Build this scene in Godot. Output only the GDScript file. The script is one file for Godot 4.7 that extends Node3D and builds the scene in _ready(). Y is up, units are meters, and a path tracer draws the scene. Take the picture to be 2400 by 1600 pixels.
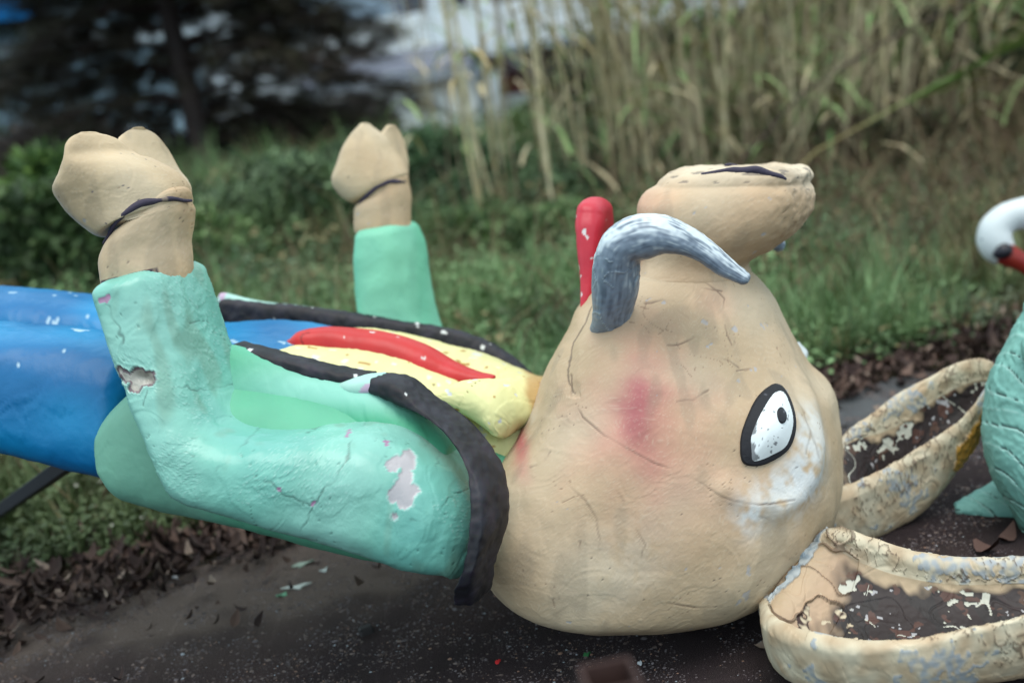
extends Node3D
# A fallen papier-mache boar figure on an asphalt yard, reeds, shrubs and a white house behind it.

const DEPTH := Vector3(-0.333, -0.185, 0.924)    # the statue's own side axis, in its own frame
const UP := Vector3(-0.135, 0.96, 0.244)                                # the world's up, in the statue's frame

var rng := RandomNumberGenerator.new()
var n_low := FastNoiseLite.new()
var n_mid := FastNoiseLite.new()
var n_fine := FastNoiseLite.new()
var n_grit := FastNoiseLite.new()
var n_cell := FastNoiseLite.new()
var n_cell_fine := FastNoiseLite.new()
var bins := {}          # crack segments by 2 cm cell
var tex := {}
var mats := {}
var used := {}


# ------------------------------------------------------------------ naming
func numbered(called: String, under: Node) -> String:
	var key := str(under.get_instance_id()) + called
	var k: int = used.get(key, 0)
	used[key] = k + 1
	return called if k == 0 else "%s_%03d" % [called, k]

func tag(o: Node, label: String, category: String, group := "") -> Node:
	o.set_meta("label", label)
	o.set_meta("category", category)
	if group != "":
		o.set_meta("group", group)
	return o

func thing(called: String, label: String, category: String, at := Vector3.ZERO, group := "") -> Node3D:
	var o := Node3D.new()
	o.name = numbered(called, self)
	add_child(o, true)
	o.position = at
	tag(o, label, category, group)
	return o

func part(called: String, mesh: Mesh, mat: Material, under: Node, at := Vector3.ZERO, label := "") -> MeshInstance3D:
	var o := MeshInstance3D.new()
	o.name = numbered(called, under)
	o.mesh = mesh
	o.material_override = mat
	under.add_child(o, true)
	o.position = at
	if label != "":
		o.set_meta("label", label)
	return o

func setting(called: String, mesh: Mesh, mat: Material) -> MeshInstance3D:
	var o := part(called, mesh, mat, self)
	o.set_meta("kind", "structure")
	return o

func scatter(called: String, mesh: Mesh, mat: Material, where: Array, tints: Array, under: Node) -> MultiMeshInstance3D:
	var mm := MultiMesh.new()
	mm.transform_format = MultiMesh.TRANSFORM_3D
	mm.use_colors = true
	mm.mesh = mesh
	mm.instance_count = where.size()
	for k in where.size():
		mm.set_instance_transform(k, where[k])
		mm.set_instance_color(k, tints[k])
	var o := MultiMeshInstance3D.new()
	o.name = numbered(called, under)
	o.multimesh = mm
	o.material_override = mat
	under.add_child(o, true)
	o.set_meta("kind", "stuff")
	return o

func pigment(r: float, g: float, b: float) -> Color:
	return Color(r / 255.0, g / 255.0, b / 255.0).srgb_to_linear()

func ss(a: float, b: float, x: float) -> float:
	var t := clampf((x - a) / (b - a), 0.0, 1.0)
	return t * t * (3.0 - 2.0 * t)

# ------------------------------------------------------------------ mesh collector
class Shape:
	var v := PackedVector3Array()
	var n := PackedVector3Array()
	var c := PackedColorArray()
	var i := PackedInt32Array()

	func tri(a: int, b: int, d: int) -> void:
		i.append(a); i.append(b); i.append(d)

	func vert(p: Vector3, nn: Vector3, col: Color) -> int:
		v.append(p); n.append(nn); c.append(col)
		return v.size() - 1

	func tube(pts: Array, rad: Array, cols: Array, sides := 6) -> void:
		var first := v.size()
		var side := Vector3.ZERO
		for k in pts.size():
			var dir: Vector3 = (pts[mini(k + 1, pts.size() - 1)] - pts[maxi(k - 1, 0)]).normalized()
			if side == Vector3.ZERO:
				side = dir.cross(Vector3(0.3, 0.2, 1.0)).normalized()
			side = (side - dir * side.dot(dir)).normalized()
			var other := dir.cross(side)
			for s in sides:
				var a := TAU * s / sides
				var out := side * cos(a) + other * sin(a)
				vert(pts[k] + out * rad[k], out, cols[k])
		for k in pts.size() - 1:
			for s in sides:
				var a := first + k * sides + s
				var b := first + k * sides + (s + 1) % sides
				tri(a, b, a + sides)
				tri(b, b + sides, a + sides)
		var e := vert(pts[-1], (pts[-1] - pts[-2]).normalized(), cols[-1])
		for s in sides:
			tri(first + (pts.size() - 1) * sides + s, first + (pts.size() - 1) * sides + (s + 1) % sides, e)

	# a folded blade: from base along dir, drooping by bend, with its width across
	func blade(base: Vector3, dir: Vector3, across: Vector3, length: float, width: float, bend: float, col: Color, tipcol: Color, steps := 4) -> void:
		var first := v.size()
		var p := base
		var d := dir.normalized()
		var wide := (across - d * across.dot(d)).normalized()
		for k in steps + 1:
			var t := float(k) / steps
			var w := width * (0.55 + 1.6 * t) * (1.0 - t) * 1.1 + width * 0.04
			var up := wide.cross(d).normalized()
			var cc := col.lerp(tipcol, t)
			vert(p - wide * w * 0.5, (up - wide * 0.35).normalized(), cc)
			vert(p - up * w * 0.16, up, cc)
			vert(p + wide * w * 0.5, (up + wide * 0.35).normalized(), cc)
			p += d * length / steps
			d = (d + Vector3.DOWN * bend / steps).normalized()
		for k in steps:
			for s in 2:
				var a := first + k * 3 + s
				tri(a, a + 1, a + 3)
				tri(a + 1, a + 4, a + 3)

	func box(at: Vector3, size: Vector3, col: Color, turn := Basis.IDENTITY, bevel := 0.12) -> void:
		# six faces with chamfered edges
		var h := size * 0.5
		var b: float = minf(minf(h.x, h.y), h.z) * bevel
		for axis in 3:
			for s in [-1.0, 1.0]:
				var u := (axis + 1) % 3
				var w := (axis + 2) % 3
				var nn := Vector3.ZERO
				nn[axis] = s
				var ids := []
				for q in [[-1, -1], [1, -1], [1, 1], [-1, 1]]:
					var p := Vector3.ZERO
					p[axis] = s * h[axis]
					p[u] = q[0] * (h[u] - b)
					p[w] = q[1] * (h[w] - b)
					ids.append(vert(at + turn * p, turn * nn, col))
				tri(ids[0], ids[2], ids[1]); tri(ids[0], ids[3], ids[2])
		for axis in 3:                          # the chamfers along this axis
			var u := (axis + 1) % 3
			var w := (axis + 2) % 3
			for q in [[-1, -1], [1, -1], [1, 1], [-1, 1]]:
				var nn := Vector3.ZERO
				nn[u] = q[0]; nn[w] = q[1]
				nn = turn * nn.normalized()
				var ids := []
				for e in [[-1, 0], [1, 0], [1, 1], [-1, 1]]:
					var p := Vector3.ZERO
					p[axis] = e[0] * (h[axis] - b)
					p[u] = q[0] * (h[u] - (b if e[1] == 0 else 0.0))
					p[w] = q[1] * (h[w] - (0.0 if e[1] == 0 else b))
					ids.append(vert(at + turn * p, nn, col))
				tri(ids[0], ids[1], ids[2]); tri(ids[0], ids[2], ids[3])

	func mesh() -> ArrayMesh:
		for k in range(0, i.size(), 3):         # front faces run clockwise
			var p := v[i[k]]
			var f := (v[i[k + 2]] - p).cross(v[i[k + 1]] - p)
			if f.dot(n[i[k]] + n[i[k + 1]] + n[i[k + 2]]) < 0.0:
				var swap := i[k + 1]
				i[k + 1] = i[k + 2]
				i[k + 2] = swap
		var a := []
		a.resize(Mesh.ARRAY_MAX)
		a[Mesh.ARRAY_VERTEX] = v
		a[Mesh.ARRAY_NORMAL] = n
		a[Mesh.ARRAY_COLOR] = c
		a[Mesh.ARRAY_INDEX] = i
		var m := ArrayMesh.new()
		m.add_surface_from_arrays(Mesh.PRIMITIVE_TRIANGLES, a)
		return m

# ------------------------------------------------------------------ lofted bodies
# ribs: [centre x y z, half width x y, half depth, roundness]; surf(p, n, v, angle) gives the pigment, its alpha the relief in metres
const SHADOWED := 0.84        # darkens all figure paint, standing in for a shaded yard
var last_sign := 1.0
var last_rows := 0
var last_cols := 0
var last_points := PackedVector3Array()

func skin(points: PackedVector3Array, rows: int, cols: int, surf: Callable, closed_ends := true, extra := PackedFloat32Array()) -> ArrayMesh:
	var normals := grid_normals(points, rows, cols)
	var colors := PackedColorArray()
	colors.resize(points.size())
	for r in rows:
		var v := float(r) / (rows - 1)
		for c in cols:
			var k := r * cols + c
			var q: Color = surf.call(points[k], normals[k], v, extra[c])
			points[k] += normals[k] * q.a
			colors[k] = Color(q.r * SHADOWED, q.g * SHADOWED, q.b * SHADOWED, 1.0)
	normals = grid_normals(points, rows, cols)
	var index := PackedInt32Array()
	index.resize((rows - 1) * cols * 6)
	var w := 0
	for r in rows - 1:
		for c in cols:
			var a := r * cols + c
			var b := r * cols + (c + 1) % cols
			if last_sign < 0.0:
				index[w] = a; index[w + 1] = b; index[w + 2] = a + cols
				index[w + 3] = b; index[w + 4] = b + cols; index[w + 5] = a + cols
			else:
				index[w] = a; index[w + 1] = a + cols; index[w + 2] = b
				index[w + 3] = b; index[w + 4] = a + cols; index[w + 5] = b + cols
			w += 6
	last_rows = rows
	last_cols = cols
	last_points = points
	var arrays := []
	arrays.resize(Mesh.ARRAY_MAX)
	arrays[Mesh.ARRAY_VERTEX] = points
	arrays[Mesh.ARRAY_NORMAL] = normals
	arrays[Mesh.ARRAY_COLOR] = colors
	arrays[Mesh.ARRAY_INDEX] = index
	var m := ArrayMesh.new()
	m.add_surface_from_arrays(Mesh.PRIMITIVE_TRIANGLES, arrays)
	return m

func grid_normals(points: PackedVector3Array, rows: int, cols: int) -> PackedVector3Array:
	var out := PackedVector3Array()
	out.resize(points.size())
	var flip := 0.0
	var mid := Vector3.ZERO
	var rm := rows / 2
	for c in cols:
		mid += points[rm * cols + c]
	mid /= cols
	for c in cols:
		var k := rm * cols + c
		var e := points[rm * cols + (c + 1) % cols] - points[rm * cols + (c + cols - 1) % cols]
		var f := points[mini(rm + 1, rows - 1) * cols + c] - points[maxi(rm - 1, 0) * cols + c]
		flip += signf(e.cross(f).dot(points[k] - mid))
	var s := 1.0 if flip >= 0.0 else -1.0
	last_sign = s
	for r in rows:
		var up := mini(r + 1, rows - 1) * cols
		var dn := maxi(r - 1, 0) * cols
		for c in cols:
			var e := points[r * cols + (c + 1) % cols] - points[r * cols + (c + cols - 1) % cols]
			var f := points[up + c] - points[dn + c]
			out[r * cols + c] = (e.cross(f) * s).normalized()
	for c in cols:                                  # poles
		if out[c].length_squared() < 0.5:
			out[c] = out[mini(2, rows - 1) * cols + c]
		if out[(rows - 1) * cols + c].length_squared() < 0.5:
			out[(rows - 1) * cols + c] = out[maxi(rows - 3, 0) * cols + c]
	return out

func spline(knots: Array, fields: int, per: int) -> Array:
	var m := knots.size()
	var u := []
	for k in m - 1:
		var d := 0.0
		for q in mini(fields, 6):
			d += pow(knots[k + 1][q] - knots[k][q], 2)
		u.append(sqrt(d) + 0.0001)
	var slopes := []
	for k in m:
		var s := PackedFloat32Array()
		s.resize(fields)
		for q in fields:
			if k == 0:
				s[q] = (knots[1][q] - knots[0][q]) / u[0]
			elif k == m - 1:
				s[q] = (knots[k][q] - knots[k - 1][q]) / u[k - 1]
			else:
				var a: float = (knots[k][q] - knots[k - 1][q]) / u[k - 1]
				var b: float = (knots[k + 1][q] - knots[k][q]) / u[k]
				s[q] = (a * u[k] + b * u[k - 1]) / (u[k] + u[k - 1])
		slopes.append(s)
	var out := []
	for k in m - 1:
		for j in per:
			out.append(hermite(knots[k], knots[k + 1], slopes[k], slopes[k + 1], u[k], float(j) / per, fields))
	out.append(PackedFloat32Array(knots[m - 1]))
	return out

func hermite(a, b, sa, sb, len: float, t: float, fields: int) -> PackedFloat32Array:
	var o := PackedFloat32Array()
	o.resize(fields)
	var t2 := t * t
	var t3 := t2 * t
	for q in fields:
		o[q] = a[q] * (2 * t3 - 3 * t2 + 1) + sa[q] * len * (t3 - 2 * t2 + t) + b[q] * (3 * t2 - 2 * t3) + sb[q] * len * (t3 - t2)
	return o

func cap_rows(row: PackedFloat32Array, dir: Vector3, r: float) -> Array:   # from the centre outwards
	var out := []
	var hl := Vector2(row[3], row[4]).length()
	var size := minf(hl, row[5])
	r = minf(r, size * 0.95)
	var insets := []
	for k in 14:
		insets.append([size - (size - r) * k / 14.0, r])
	for k in 7:
		var a := k / 7.0 * PI * 0.5
		insets.append([r * (1.0 - sin(a)), r * cos(a)])
	for q in insets:
		var s: float = maxf(0.001, 1.0 - q[0] / size)
		var o := row.duplicate()
		o[0] += dir.x * q[1]; o[1] += dir.y * q[1]; o[2] += dir.z * q[1]
		o[3] *= s; o[4] *= s; o[5] *= s
		out.append(o)
	return out

func loft(ribs: Array, step: float, cap0: float, cap1: float, surf: Callable) -> ArrayMesh:
	var rows := spline(ribs, 7, 20)
	var c0 := Vector3(rows[0][0], rows[0][1], rows[0][2])
	var c1 := Vector3(rows[3][0], rows[3][1], rows[3][2])
	var d0 := (c0 - c1).normalized()
	var e0 := Vector3(rows[-1][0], rows[-1][1], rows[-1][2])
	var e1 := Vector3(rows[-4][0], rows[-4][1], rows[-4][2])
	var d1 := (e0 - e1).normalized()
	var head := cap_rows(rows[0], d0, cap0)
	var tail := cap_rows(rows[-1], d1, cap1)
	tail.reverse()
	rows = head + rows + tail
	# even spacing by the largest move of four points of the section
	var at := PackedFloat32Array([0.0])
	for k in range(1, rows.size()):
		var a: PackedFloat32Array = rows[k - 1]
		var b: PackedFloat32Array = rows[k]
		var dc := Vector3(b[0] - a[0], b[1] - a[1], b[2] - a[2])
		var dh := Vector3(b[3] - a[3], b[4] - a[4], 0)
		var dw := DEPTH * (b[5] - a[5])
		var d := maxf(maxf((dc + dh).length(), (dc - dh).length()), maxf((dc + dw).length(), (dc - dw).length()))
		at.append(at[k - 1] + d)
	var total := at[-1]
	var count := clampi(int(total / step), 12, 1400)
	var widest := 0.0
	for r in rows:
		widest = maxf(widest, PI * (Vector2(r[3], r[4]).length() + r[5]) * 0.5)
	var near := clampi(int(widest / step), 12, 700)
	var far := maxi(8, near / 3)
	var angles := PackedFloat32Array()
	for k in near:
		angles.append(-0.35 + (PI + 0.7) * k / near)
	for k in far:
		angles.append(PI + 0.35 + (PI - 0.7) * k / far)
	var cols := angles.size()
	var cosines := PackedFloat32Array()
	var sines := PackedFloat32Array()
	for a in angles:
		cosines.append(cos(a)); sines.append(sin(a))
	var points := PackedVector3Array()
	points.resize((count + 1) * cols)
	var j := 0
	for r in count + 1:
		var want := total * r / count
		while j < rows.size() - 2 and at[j + 1] < want:
			j += 1
		var t := clampf((want - at[j]) / maxf(at[j + 1] - at[j], 1e-6), 0.0, 1.0)
		var a: PackedFloat32Array = rows[j]
		var b: PackedFloat32Array = rows[j + 1]
		var c := Vector3(lerpf(a[0], b[0], t), lerpf(a[1], b[1], t), lerpf(a[2], b[2], t))
		var h := Vector3(lerpf(a[3], b[3], t), lerpf(a[4], b[4], t), 0.0)
		var w := DEPTH * lerpf(a[5], b[5], t)
		var n := lerpf(a[6], b[6], t)
		for q in cols:
			var co := cosines[q]
			var si := sines[q]
			var s := pow(pow(absf(co), n) + pow(absf(si), n), -1.0 / n)
			points[r * cols + q] = c + h * (co * s) + w * (si * s)
	return skin(points, count + 1, cols, surf, true, angles)

# ------------------------------------------------------------------ cracks that were traced, as short segments in bins
func add_crack(key: String, line: PackedVector2Array) -> void:
	if not bins.has(key):
		bins[key] = {}
	for k in line.size() - 1:
		var a := line[k]
		var b := line[k + 1]
		var m := maxi(1, int(a.distance_to(b) / 0.012))
		for s in m:
			var p := a.lerp(b, float(s) / m)
			var q := a.lerp(b, float(s + 1) / m)
			var cell := Vector2i((p * 50.0).floor())
			for dx in [-1, 0, 1]:
				for dy in [-1, 0, 1]:
					var id: Vector2i = cell + Vector2i(dx, dy)
					if not bins[key].has(id):
						bins[key][id] = []
					bins[key][id].append([p, q])

func crack_distance(key: String, p: Vector2) -> float:
	var near: Array = bins.get(key, {}).get(Vector2i((p * 50.0).floor()), [])
	var best := 1.0
	for s in near:
		best = minf(best, p.distance_to(Geometry2D.get_closest_point_to_segment(p, s[0], s[1])))
	return best

func in_blobs(p: Vector2, blobs: Array, ragged: float) -> float:      # > 0 inside a patch with a ragged rim
	var best := -1.0
	for b in blobs:
		best = maxf(best, b[2] - p.distance_to(Vector2(b[0], b[1])) + ragged)
	return best

# ------------------------------------------------------------------ painted skins
var base_mint := pigment(122, 187, 171)
var pale_mint := pigment(152, 204, 192)
var cream := pigment(196, 172, 142)
var grey_plaster := pigment(176, 172, 176)
var chip_white := pigment(222, 224, 222)
var black_paint := pigment(24, 23, 29)
var primer := pigment(128, 143, 160)
var crack_dark := pigment(58, 46, 42)

func relief(p: Vector3, amount: float) -> float:
	return amount * (n_low.get_noise_3dv(p) * 0.0070 + n_mid.get_noise_3dv(p * 0.7) * 0.0018 + n_fine.get_noise_3dv(p * 0.6) * 0.00035)

# trowel marks: soft facets, thin raised ridges and brush strokes
func plaster(p: Vector3) -> float:
	var w := Vector3(n_mid.get_noise_3dv(p * 0.5), n_mid.get_noise_3dv(p * 0.5 + Vector3(5, 0, 5)), 0) * 0.02
	var a := n_low.get_noise_3dv((p + w) * 3.1 + Vector3(6, 1, 2))
	var ridge := maxf(0.0, 1.0 - absf(a) * 16.0) * maxf(0.0, n_low.get_noise_3dv(p * 2.3) + 0.1)
	var b := n_mid.get_noise_3dv((p + w) * 0.9 + Vector3(2, 2, 6))
	var edge := maxf(0.0, 1.0 - absf(b - 0.15) * 22.0) * maxf(0.0, n_low.get_noise_3dv(p * 2.9 + Vector3(1, 6, 1)))
	return ridge * 0.0028 + edge * 0.0016 + n_mid.get_noise_3dv(Vector3(p.x * 0.35, p.y * 1.3, p.z) + w * 8.0) * 0.0009 + (0.0014 if a > 0.22 else 0.0)

func mottle(c: Color, p: Vector3, a: float) -> Color:
	var m := n_low.get_noise_3dv(p * 1.7) * 0.6 + n_mid.get_noise_3dv(p * 0.8) * 0.5
	return Color(c.r * (1 + a * m), c.g * (1 + a * m * 0.8), c.b * (1 + a * m * 0.7))

func hairline(p: Vector3, freq: float, width: float) -> bool:
	return absf(n_low.get_noise_3dv(p * freq + Vector3(9, 4, 2))) < width and n_mid.get_noise_3dv(p * 0.35 + Vector3(3, 1, 7)) > 0.30

func mint_skin(p: Vector3, n: Vector3, _v: float, _a: float) -> Color:
	var c := mottle(base_mint, p, 0.24)
	var wash := n_low.get_noise_3dv(p * 0.9 + Vector3(5, 5, 5))
	c = c.lerp(pale_mint, clampf(wash * 0.9 + 0.12, 0, 0.6))
	c = c.lerp(pigment(100, 176, 168), clampf(-wash * 0.8, 0, 0.45))
	var d := relief(p, 1.15)
	d += plaster(p) * 0.5 + n_mid.get_noise_3dv(p * 1.3 + Vector3(7, 1, 1)) * 0.0011
	var wr := n_fine.get_noise_3dv(Vector3(p.x * 0.45, p.y * 0.8, p.z * 0.45) + Vector3(1, 2, 3) * n_mid.get_noise_3dv(p * 0.6))
	var rough := clampf(n_low.get_noise_3dv(p * 1.6 + Vector3(8, 8, 1)) * 1.6 + 0.35, 0, 1)
	d += maxf(0.0, 1.0 - absf(wr) * 5.0) * 0.0011 * rough
	if absf(wr) < 0.05 and rough > 0.5: c = c.lerp(pigment(176, 214, 206), 0.35)  # wrinkle crests lightened as painted glints
	var grime := n_mid.get_noise_3dv(Vector3(p.x * 1.2, p.y * 0.25, p.z * 1.2) + Vector3(4, 0, 9)) + n_low.get_noise_3dv(p * 1.2 + Vector3(0, 5, 5))
	c = c.lerp(pigment(112, 140, 118), clampf((grime - 0.35) * 0.9, 0, 0.4))
	var pit := n_fine.get_noise_3dv(p * 1.3 + Vector3(1, 8, 3))
	if pit > 0.76 and n_low.get_noise_3dv(p * 2.2 + Vector3(0, 4, 0)) > 0.36:
		d -= 0.0012
		c = c.darkened(0.30)
	if hairline(p, 1.0, 0.006):
		c = c.darkened(0.45); d -= 0.0012
	if n.z > -0.2:
		var q := Vector2(p.x, p.y)
		var wob := Vector2(n_fine.get_noise_3dv(p * 0.7), n_fine.get_noise_3dv(p * 0.7 + Vector3(7, 7, 7))) * 0.006
		var k := crack_distance("mint", q + wob)
		var strong := clampf(0.42 + n_mid.get_noise_3dv(p * 0.7 + Vector3(4, 4, 4)) * 1.1, 0.0, 1.0)
		if k < 0.0030:
			var line := clampf(1.25 - k / 0.0022, 0.0, 1.0)
			c = c.lerp(pigment(48, 78, 74), 0.62 * strong * line); d -= 0.0007 * strong * line
		elif k < 0.006:
			d += 0.0009 * (1 - k / 0.006) * strong
		var rag := n_mid.get_noise_3dv(p * 1.1) * 0.010 + n_fine.get_noise_3dv(p) * 0.007
		var pink := in_blobs(q, pink_chips, rag)
		if pink > 0:
			c = pigment(168, 128, 158); d -= 0.001
		var g := in_blobs(q, white_chips, rag * 0.5)
		if g > 0:
			c = mottle(grey_plaster, p * 2.0, 0.16); d -= 0.0022
		elif g > -0.003:
			c = c.lightened(0.15)
		var w := in_blobs(q, deep_chips, rag * 0.45)
		if w > 0:
			d -= minf(0.008, 0.003 + w * 0.3) + n_mid.get_noise_3dv(p * 2.0) * 0.003
			var t := n_mid.get_noise_3dv(p * 1.5 + Vector3(2, 2, 2))
			c = pigment(178, 174, 164).lerp(pigment(112, 108, 96), clampf(0.15 - t * 1.2, 0, 1))
			if w < 0.004:
				c = pigment(112, 92, 96)
		elif w > -0.003:
			d += 0.001
			c = c.lightened(0.1)
	c.a = d
	return c

func dull_mint_skin(p: Vector3, n: Vector3, v: float, a: float) -> Color:
	var c := mottle(pigment(116, 172, 150).lerp(pigment(98, 176, 144), ss(-0.984, -0.869, p.x)), p, 0.14)  # duller at the left end, its shaded look painted in
	var d := relief(p, 0.9) + plaster(p) * 0.6
	if hairline(p, 0.8, 0.005):
		c = c.darkened(0.4); d -= 0.001
	c.a = d
	return c

func far_arm_skin(p: Vector3, n: Vector3, v: float, a: float) -> Color:
	var c := mottle(pigment(126, 198, 168), p, 0.16)
	c = c.lerp(pigment(96, 186, 148), clampf(n_low.get_noise_3dv(Vector3(p.x * 2.0, p.y * 0.4, p.z)) * 1.2, 0, 0.8))
	c.a = relief(p, 0.9) + plaster(p) * 0.5
	return c

func inner_mint_skin(p: Vector3, n: Vector3, v: float, a: float) -> Color:
	var t := n_low.get_noise_3dv(Vector3(p.x * 0.8, p.y * 2.2, p.z))
	var c := pigment(84, 172, 136).lerp(pigment(142, 206, 188), clampf(0.45 + t * 0.9, 0, 1))
	c.a = relief(p, 0.8) + plaster(p)
	return c

func cream_wear(p: Vector3, c: Color, much: float) -> Color:
	var d := relief(p, 1.0)
	c = mottle(c, p, 0.10)
	var warm := n_low.get_noise_3dv(p * 1.3 + Vector3(8, 3, 3))
	c = c.lerp(pigment(174, 147, 114), clampf(warm * 0.8, 0, 0.4))
	c = c.lerp(pigment(202, 188, 164), clampf(-warm * 0.7, 0, 0.4))
	var f := n_mid.get_noise_3dv(p * 1.3 + Vector3(4, 9, 1)) + n_fine.get_noise_3dv(p) * 0.45
	if f > 1.12 - much * 0.22:
		c = c.lerp(pigment(168, 172, 182), 0.65); d -= 0.0006
	if absf(n_mid.get_noise_3dv(Vector3(p.x * 0.7, p.y * 1.4, p.z) + Vector3(1, 5, 9))) < 0.012 and n_low.get_noise_3dv(p * 2.0 + Vector3(0, 7, 0)) > 0.52 - much * 0.2:
		c = c.lerp(pigment(126, 96, 74), 0.6); d -= 0.0008
	d += plaster(p + Vector3(3, 3, 3)) * 0.35
	var grime := n_mid.get_noise_3dv(Vector3(p.x * 1.1, p.y * 0.22, p.z * 1.1) + Vector3(4, 3, 9)) + n_low.get_noise_3dv(p * 1.3 + Vector3(6, 5, 5))
	c = c.lerp(pigment(140, 126, 108), clampf((grime - 0.38) * 0.8, 0, 0.28))
	var brush := n_fine.get_noise_3dv(Vector3(p.x * 0.18, p.y * 1.5, p.z * 0.3) + Vector3(2, 2, 2) * n_low.get_noise_3dv(p))
	d += brush * 0.00035
	c = c.lerp(pigment(214, 202, 180), clampf((brush - 0.35) * 0.5, 0, 0.2))
	if n_grit.get_noise_3dv(p * (1.0 + 0.3 * warm)) > 0.86 and n_low.get_noise_3dv(p * 2.4 + Vector3(1, 0, 6)) > 0.46 - much * 0.3:
		c = c.lerp(pigment(70, 62, 62), 0.7); d -= 0.001
	c.a = d
	return c

func head_skin(p: Vector3, n: Vector3, v: float, a: float) -> Color:
	var c := cream
	var q := Vector2(p.x, p.y)
	var lift := 0.0
	var near := n.dot(DEPTH) > 0.05
	var rag := n_mid.get_noise_3dv(p) * 0.02 + n_fine.get_noise_3dv(p) * 0.008
	for b in head_bumps:
		if (b[4] > 0) == near:
			lift += b[3] * exp(-Vector2((p.x - b[0]), (p.y - b[1])).length_squared() / (b[2] * b[2]))
	if near:
		for b in blushes:      # sprayed pink
			var e := Vector2((p.x - b[0]) / b[2], (p.y - b[1]) / b[3]).length_squared()
			c = c.lerp(b[5], b[4] * exp(-e * (1.0 + 0.35 * n_mid.get_noise_3dv(p))))
		for b in pale_smears:
			var e := Vector2((p.x - b[0]) / b[2], (p.y - b[1]) / b[2]).length_squared()
			var t: float = exp(-e) * b[3]
			t *= clampf(0.80 + n_mid.get_noise_3dv(p * 1.4) * 0.9 + n_fine.get_noise_3dv(p) * 0.5, 0, 1)
			c = c.lerp(pigment(216, 220, 222), clampf(t * 1.2, 0, 0.88))
	var peel := 0.0
	for b in flaky:
		peel = maxf(peel, exp(-Vector2((p.x - b[0]) / b[2], (p.y - b[1]) / b[2]).length_squared()))
	c = cream_wear(p, c, peel * 1.6)
	c.a += lift
	# the jaw seam at the throat, rougher plaster beyond it
	if near:
		if p.x > 0.069 and p.y < 0.58:
			var fold := 1.0
			for j in lid_fold.size() - 1:
				fold = minf(fold, q.distance_to(Geometry2D.get_closest_point_to_segment(q, lid_fold[j], lid_fold[j + 1])))
			c.a += 0.011 * exp(-pow(fold / 0.026, 2.0))
	var seam := crack_distance("seam", q + Vector2(rag, rag) * 0.15)
	if near and seam < 0.02:
		c.a -= 0.005 * (1 - seam / 0.02)
		if seam < 0.0020:
			var al := c.a
			c = c.lerp(crack_dark, 0.55); c.a = al
	if near:
		var main := crack_distance("main", q + Vector2(rag, -rag) * 0.12)
		var k := minf(main, crack_distance("head", q + Vector2(rag, -rag) * 0.12))
		var strong := clampf((0.52 if main < 0.006 else 0.38) + n_mid.get_noise_3dv(p * 0.7 + Vector3(4, 4, 4)) * 0.9, 0.0, 1.0)
		if k < 0.0030:
			var line := clampf(1.25 - k / 0.0022, 0.0, 1.0)
			var al := c.a - 0.0007 * strong * line
			c = c.lerp(pigment(88, 66, 54), 0.72 * strong * line)
			c.a = al
		elif k < 0.006:
			c.a += 0.0006 * strong
	return c

func snout_skin(p: Vector3, n: Vector3, v: float, a: float) -> Color:
	var q := Vector2(p.x, p.y)
	var near := n.dot(DEPTH) > -0.3
	var top := ss(0.97, 1.04, p.y)
	var c := cream.lerp(pigment(206, 160, 120), 0.25)
	c = c.lerp(pigment(214, 160, 138), 0.5 * exp(-Vector2((p.x - -0.037) / 0.05, (p.y - 0.96) / 0.05).length_squared()))
	c = c.lerp(pigment(228, 214, 190), top * 0.6)
	c = cream_wear(p, c, 0.35 + 0.5 * top)
	var rough := ss(0.21, 0.281, p.x)
	c.a += rough * (n_fine.get_noise_3dv(p * 0.8) * 0.0012 + maxf(0.0, n_mid.get_noise_3dv(p * 1.4)) * 0.005 - maxf(0.0, n_fine.get_noise_3dv(p * 0.5) - 0.3) * 0.004) + top * n_mid.get_noise_3dv(p * 2.0) * 0.002
	if top > 0.2 and n_fine.get_noise_3dv(Vector3(p.x * 0.25, p.y, p.z * 0.4) + Vector3(3, 3, 3)) > 0.5:
		var al := c.a - 0.001
		c = c.lerp(pigment(84, 78, 80), 0.6)
		c.a = al
	return c

func nostril_skin(p: Vector3, n: Vector3, v: float, a: float) -> Color:
	var c := pigment(30, 26, 30)
	if n_fine.get_noise_3dv(p * 0.8) > 0.62:
		c = pigment(150, 146, 140)
	c.a = n_fine.get_noise_3dv(p) * 0.001
	return c

func hoof_skin(p: Vector3, n: Vector3, v: float, a: float) -> Color:
	var c := cream_wear(p, cream.lerp(pigment(216, 194, 156), 0.4), 0.0)
	c.a += n_mid.get_noise_3dv(p * 0.5) * 0.003
	var speck := n_grit.get_noise_3dv(p * 0.7 + Vector3(2, 0, 0))
	if speck > 0.78 and n_low.get_noise_3dv(p * 3.5) > 0.40:
		var al := c.a
		c = pigment(86, 84, 92); c.a = al
	return c

func wrist_skin(p: Vector3, n: Vector3, v: float, a: float) -> Color:
	var c := cream_wear(p, cream.lerp(pigment(204, 166, 122), 0.35), 0.2)
	# the worn dark line above the cuff
	var t := n_mid.get_noise_3dv(p * 1.2)
	var line := absf(v - 0.335 - n_low.get_noise_3dv(p * 2.0) * 0.015)
	if line < 0.020 + t * 0.012 and t > -0.45 and p.x < -1.028:
		var al := c.a
		c = pigment(60, 46, 58).lerp(c, clampf(n_fine.get_noise_3dv(p) * 0.9, 0, 0.7)); c.a = al
	return c

func groove_skin(p: Vector3, n: Vector3, v: float, a: float) -> Color:
	var c := pigment(52, 46, 62)
	var t := n_mid.get_noise_3dv(p * 1.4)
	if t > 0.75:
		c = c.lerp(cream, 0.3)
	c.a = n_fine.get_noise_3dv(p) * 0.0015 + t * 0.0015
	return c

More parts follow.
